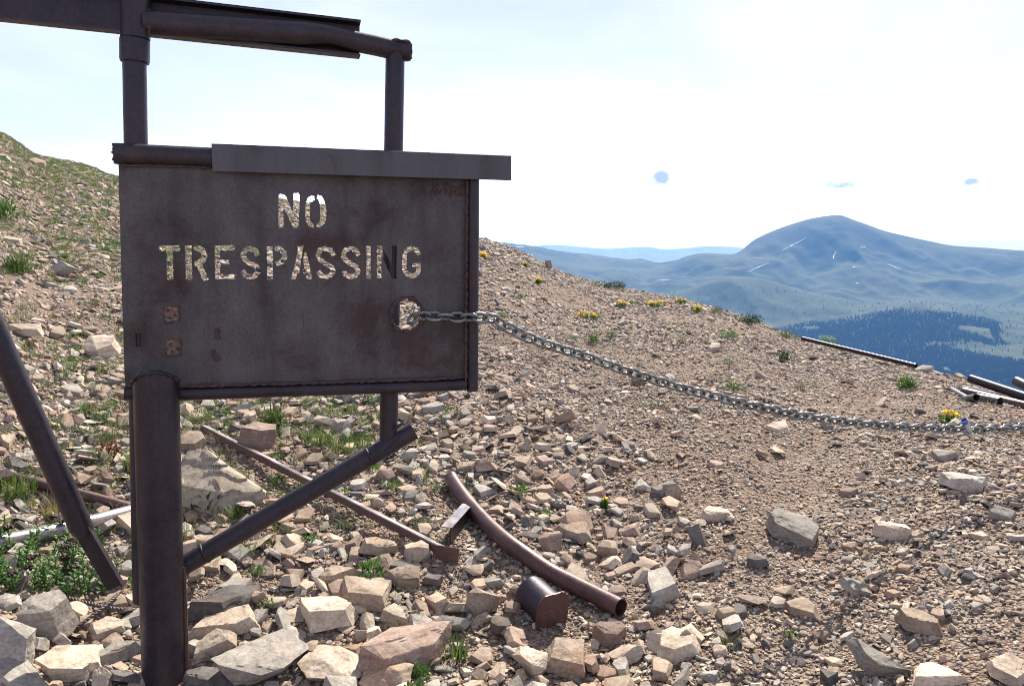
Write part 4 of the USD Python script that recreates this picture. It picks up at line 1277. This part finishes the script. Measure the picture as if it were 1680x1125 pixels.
def shrub(x, y, w, h, mt, label, name="cushion_plant", catg="plant", size=.28, n=150, slim=.35, group=None, seed=None, up=.6):
    p, mp = place(x, y)
    t = thing(name, label, catg, group=group)
    s = seed if seed else int(x * 7 + y)
    if y < 660 and mt != "grass_blade":
        h, size, n, up, p = h * 1.05, size * .55, int(n * 2.0), .40, p + [0, 0, .012]
    obj("foliage", put(leaves(n, w * mp * .5, h * mp, max(size * h * mp, .012), s, slim=slim, up=up), p - [0, 0, .004]), mt, t)
    obj("stem", sweep(line(p - [0, 0, .02], p + [0, 0, h * mp * .5], 3), [.004, .003, .002], 6), "stem", t)
    return t


shrub(1003, 474, 60, 10, "dark_leaf", "dark low mat shrub on the skyline right of the sign", n=420, size=.5)
shrub(1229, 533, 46, 15, "dark_leaf", "dark green shrub on the skyline above the thin pipe", n=380, size=.4)
shrub(1195, 556, 38, 11, "green_leaf", "mid green plant below the dark skyline shrub", n=260, size=.45)
shrub(1290, 556, 34, 14, "sage_leaf", "grey green plant left of the thin pipe's upper end", n=220, size=.4)
shrub(1355, 570, 36, 14, "green_leaf", "bright green plant growing against the thin pipe", n=200, size=.5)
shrub(1487, 639, 24, 16, "green_leaf", "bright green tuft left of the scrap pipe heap", n=150, size=.6)
shrub(1287, 594, 18, 14, "dark_leaf", "small dark rosette on the slope below the thin pipe", n=120, size=.5)
shrub(1203, 643, 32, 16, "green_leaf", "green tuft just above the chain's middle", n=180, size=.5, slim=.2)
shrub(1197, 602, 24, 12, "sage_leaf", "grey green tuft above the chain's middle tuft", n=140, size=.5, slim=.2)
shrub(1175, 515, 22, 10, "sage_leaf", "grey green tuft beside the right-hand yellow flowers", n=140, size=.5)
shrub(1003, 556, 20, 14, "sage_leaf", "grey tuft above the chain nearest the bright cushion", n=140, size=.5, slim=.2)
shrub(974, 564, 16, 14, "green_leaf", "bright green cushion above the chain", n=160, size=.4)
shrub(938, 563, 22, 10, "green_leaf", "flat green tuft above the chain's first dip", n=140, size=.5, slim=.2)
shrub(825, 522, 18, 10, "green_leaf", "green tuft right where the chain leaves the sign", n=120, size=.5, slim=.2)
shrub(1313, 640, 22, 12, "sage_leaf", "grey tuft right of the middle of the chain", n=130, size=.5, slim=.2)
shrub(450, 698, 36, 26, "grass_blade", "round grey green tuft under the middle of the plate", n=260, size=.5, slim=.12, up=.8)
shrub(343, 838, 44, 30, "dark_leaf", "dark leafy plant at the foot of the stained boulder", n=60, size=.5, slim=.7)
shrub(609, 950, 46, 26, "green_leaf", "broad-leaved rosette below the brace", n=70, size=.6, slim=.4)
shrub(690, 1112, 34, 26, "green_leaf", "bright green moss cushion beside the tan block", n=260, size=.25, slim=.5)
shrub(180, 752, 34, 24, "red_leaf", "red-leaved plant between the leaning pipe and casing", n=60, size=.4, slim=.5)
shrub(640, 803, 30, 14, "green_leaf", "small bright plant right of the brace", n=120, size=.5)
shrub(10, 362, 36, 26, "green_leaf", "spiky green plant high at the left edge", n=60, size=.9, slim=.2)
shrub(30, 450, 44, 24, "grass_blade", "dark green tuft on the hillside at the left edge", n=260, size=.6, slim=.12, up=.8)


def flowers(x, y, w, n, label, fs=.030, leafy=True):
    p, mp = place(x, y)
    t = thing("yellow_flowers", label, "flowers", group=None)
    g = np.random.default_rng(int(x + y))
    ms, st_ = [], []
    for k in range(n):
        q = p + np.array([g.normal(0, .3) * w * mp, g.normal(0, .12) * w * mp * 1.5, 0]); q[2] = float(gz(q[0], q[1])) + g.uniform(.04, .085)
        d = trimesh.creation.icosphere(1, fs * g.uniform(.35, .6)); d.apply_scale([1, 1, .55]); d.vertices += g.normal(0, fs * .08, d.vertices.shape); d.apply_translation(q); ms.append(d)
        st_.append(sweep(line(q - [0, 0, .08], q, 2), .0015, 4))
    obj("blossom", cat(*ms), "yellow_petal", t, kind="stuff")
    obj("stem", cat(*st_), "stem", t, kind="stuff")
    obj("foliage", put(leaves(120, w * mp * .45, .035, .03, int(x)), p), "green_leaf", t)


flowers(792, 424, 22, 14, "yellow flowers beside the sign's right edge pipe", .05)
flowers(884, 466, 14, 6, "small yellow flowers below the skyline right of the sign", .04)
flowers(968, 524, 42, 16, "long row of yellow flowers on the slope above the chain")
flowers(1018, 504, 18, 10, "small yellow clump between the flower row and the skyline shrub")
flowers(1073, 504, 26, 22, "dense yellow flower cushion below the skyline stone")
flowers(1118, 498, 20, 10, "yellow flowers right of the skyline stone")
flowers(1143, 512, 18, 10, "rightmost yellow clump near the skyline")
flowers(1558, 694, 26, 8, "tall yellow flowers beside the tape on the chain", .03)
flowers(862, 438, 10, 4, "two or three tiny yellow flowers on the skyline by the sign", .04)
flowers(992, 836, 8, 2, "single yellow flower right of the bent pipe's bend", .018)

# stonecrop with dark red heads at the left
p, mp = place(95, 950)
sc_ = thing("stonecrop", "leafy green stonecrop with dark red flower heads at the left edge", "plant")
g = np.random.default_rng(3)
for k in range(75):
    x, y = g.uniform(-40, 170), g.uniform(880, 985)
    q = hit(x, y)
    h = g.uniform(.07, .13)
    top_ = q + np.array([g.normal(0, .03), g.normal(0, .02), h])
    lv = []
    P = line(q - [0, 0, .01], top_, 2)
    for s in range(26):
        t = (s + 2) / 28
        c = P[0] + (P[1] - P[0]) * t
        a = s * 2.4
        out = norm([math.cos(a), math.sin(a), .55]); sd = norm(np.cross(out, [0, 0, 1])); L_ = .030 * (1.15 - .4 * t)
        lv.append(trimesh.Trimesh([c, c + out * L_ * .55 + sd * .006, c + out * L_, c + out * L_ * .55 - sd * .006, c + out * L_ * .5 + np.array([0, 0, .003])], [[0, 1, 4], [1, 2, 4], [2, 3, 4], [3, 0, 4]], process=False))
    obj("leafy_stem", cat(sweep(P, .0028, 5), *lv), "fleshy_leaf", sc_)
    if k % 7 == 0:
        hd = [put(trimesh.creation.icosphere(1, .0055), top_ + np.array([*g.normal(0, .009, 2), g.normal(.003, .003)])) for _ in range(26)]
        obj("flower_head", cat(*hd), "red_head", sc_)
# grass clumps seen near
for x, y, w, h, mt, lab, n_ in ((95, 850, 70, 44, "dry_blade", "dry straw-coloured grass tuft behind the red-headed plant", 130), (28, 812, 60, 46, "grass_blade", "green grass tuft at the left edge behind the fallen pipe", 130),
                                (575, 740, 80, 40, "grass_blade", "green grass tuft between the post and the long bar", 140), (655, 730, 60, 26, "dry_blade", "dry grass tuft right of the lower post", 90),
                                (520, 728, 60, 34, "grass_blade", "grass tuft above the crossing of bar and brace", 110), (390, 848, 30, 24, "grass_blade", "grass blades at the right foot of the stained boulder", 60),
                                (220, 770, 40, 40, "grass_blade", "grass blades beside the casing above the fallen pipes", 60), (748, 1080, 40, 40, "grass_blade", "thin grass blades below the capped stub", 50)):
    p, mp = place(x, y)
    t = thing("grass_tuft", lab, "grass")
    obj("blade", put(blades(n_, h * mp * 1.15, w * mp * .9, .006, int(x)), p), mt, t, kind="stuff")
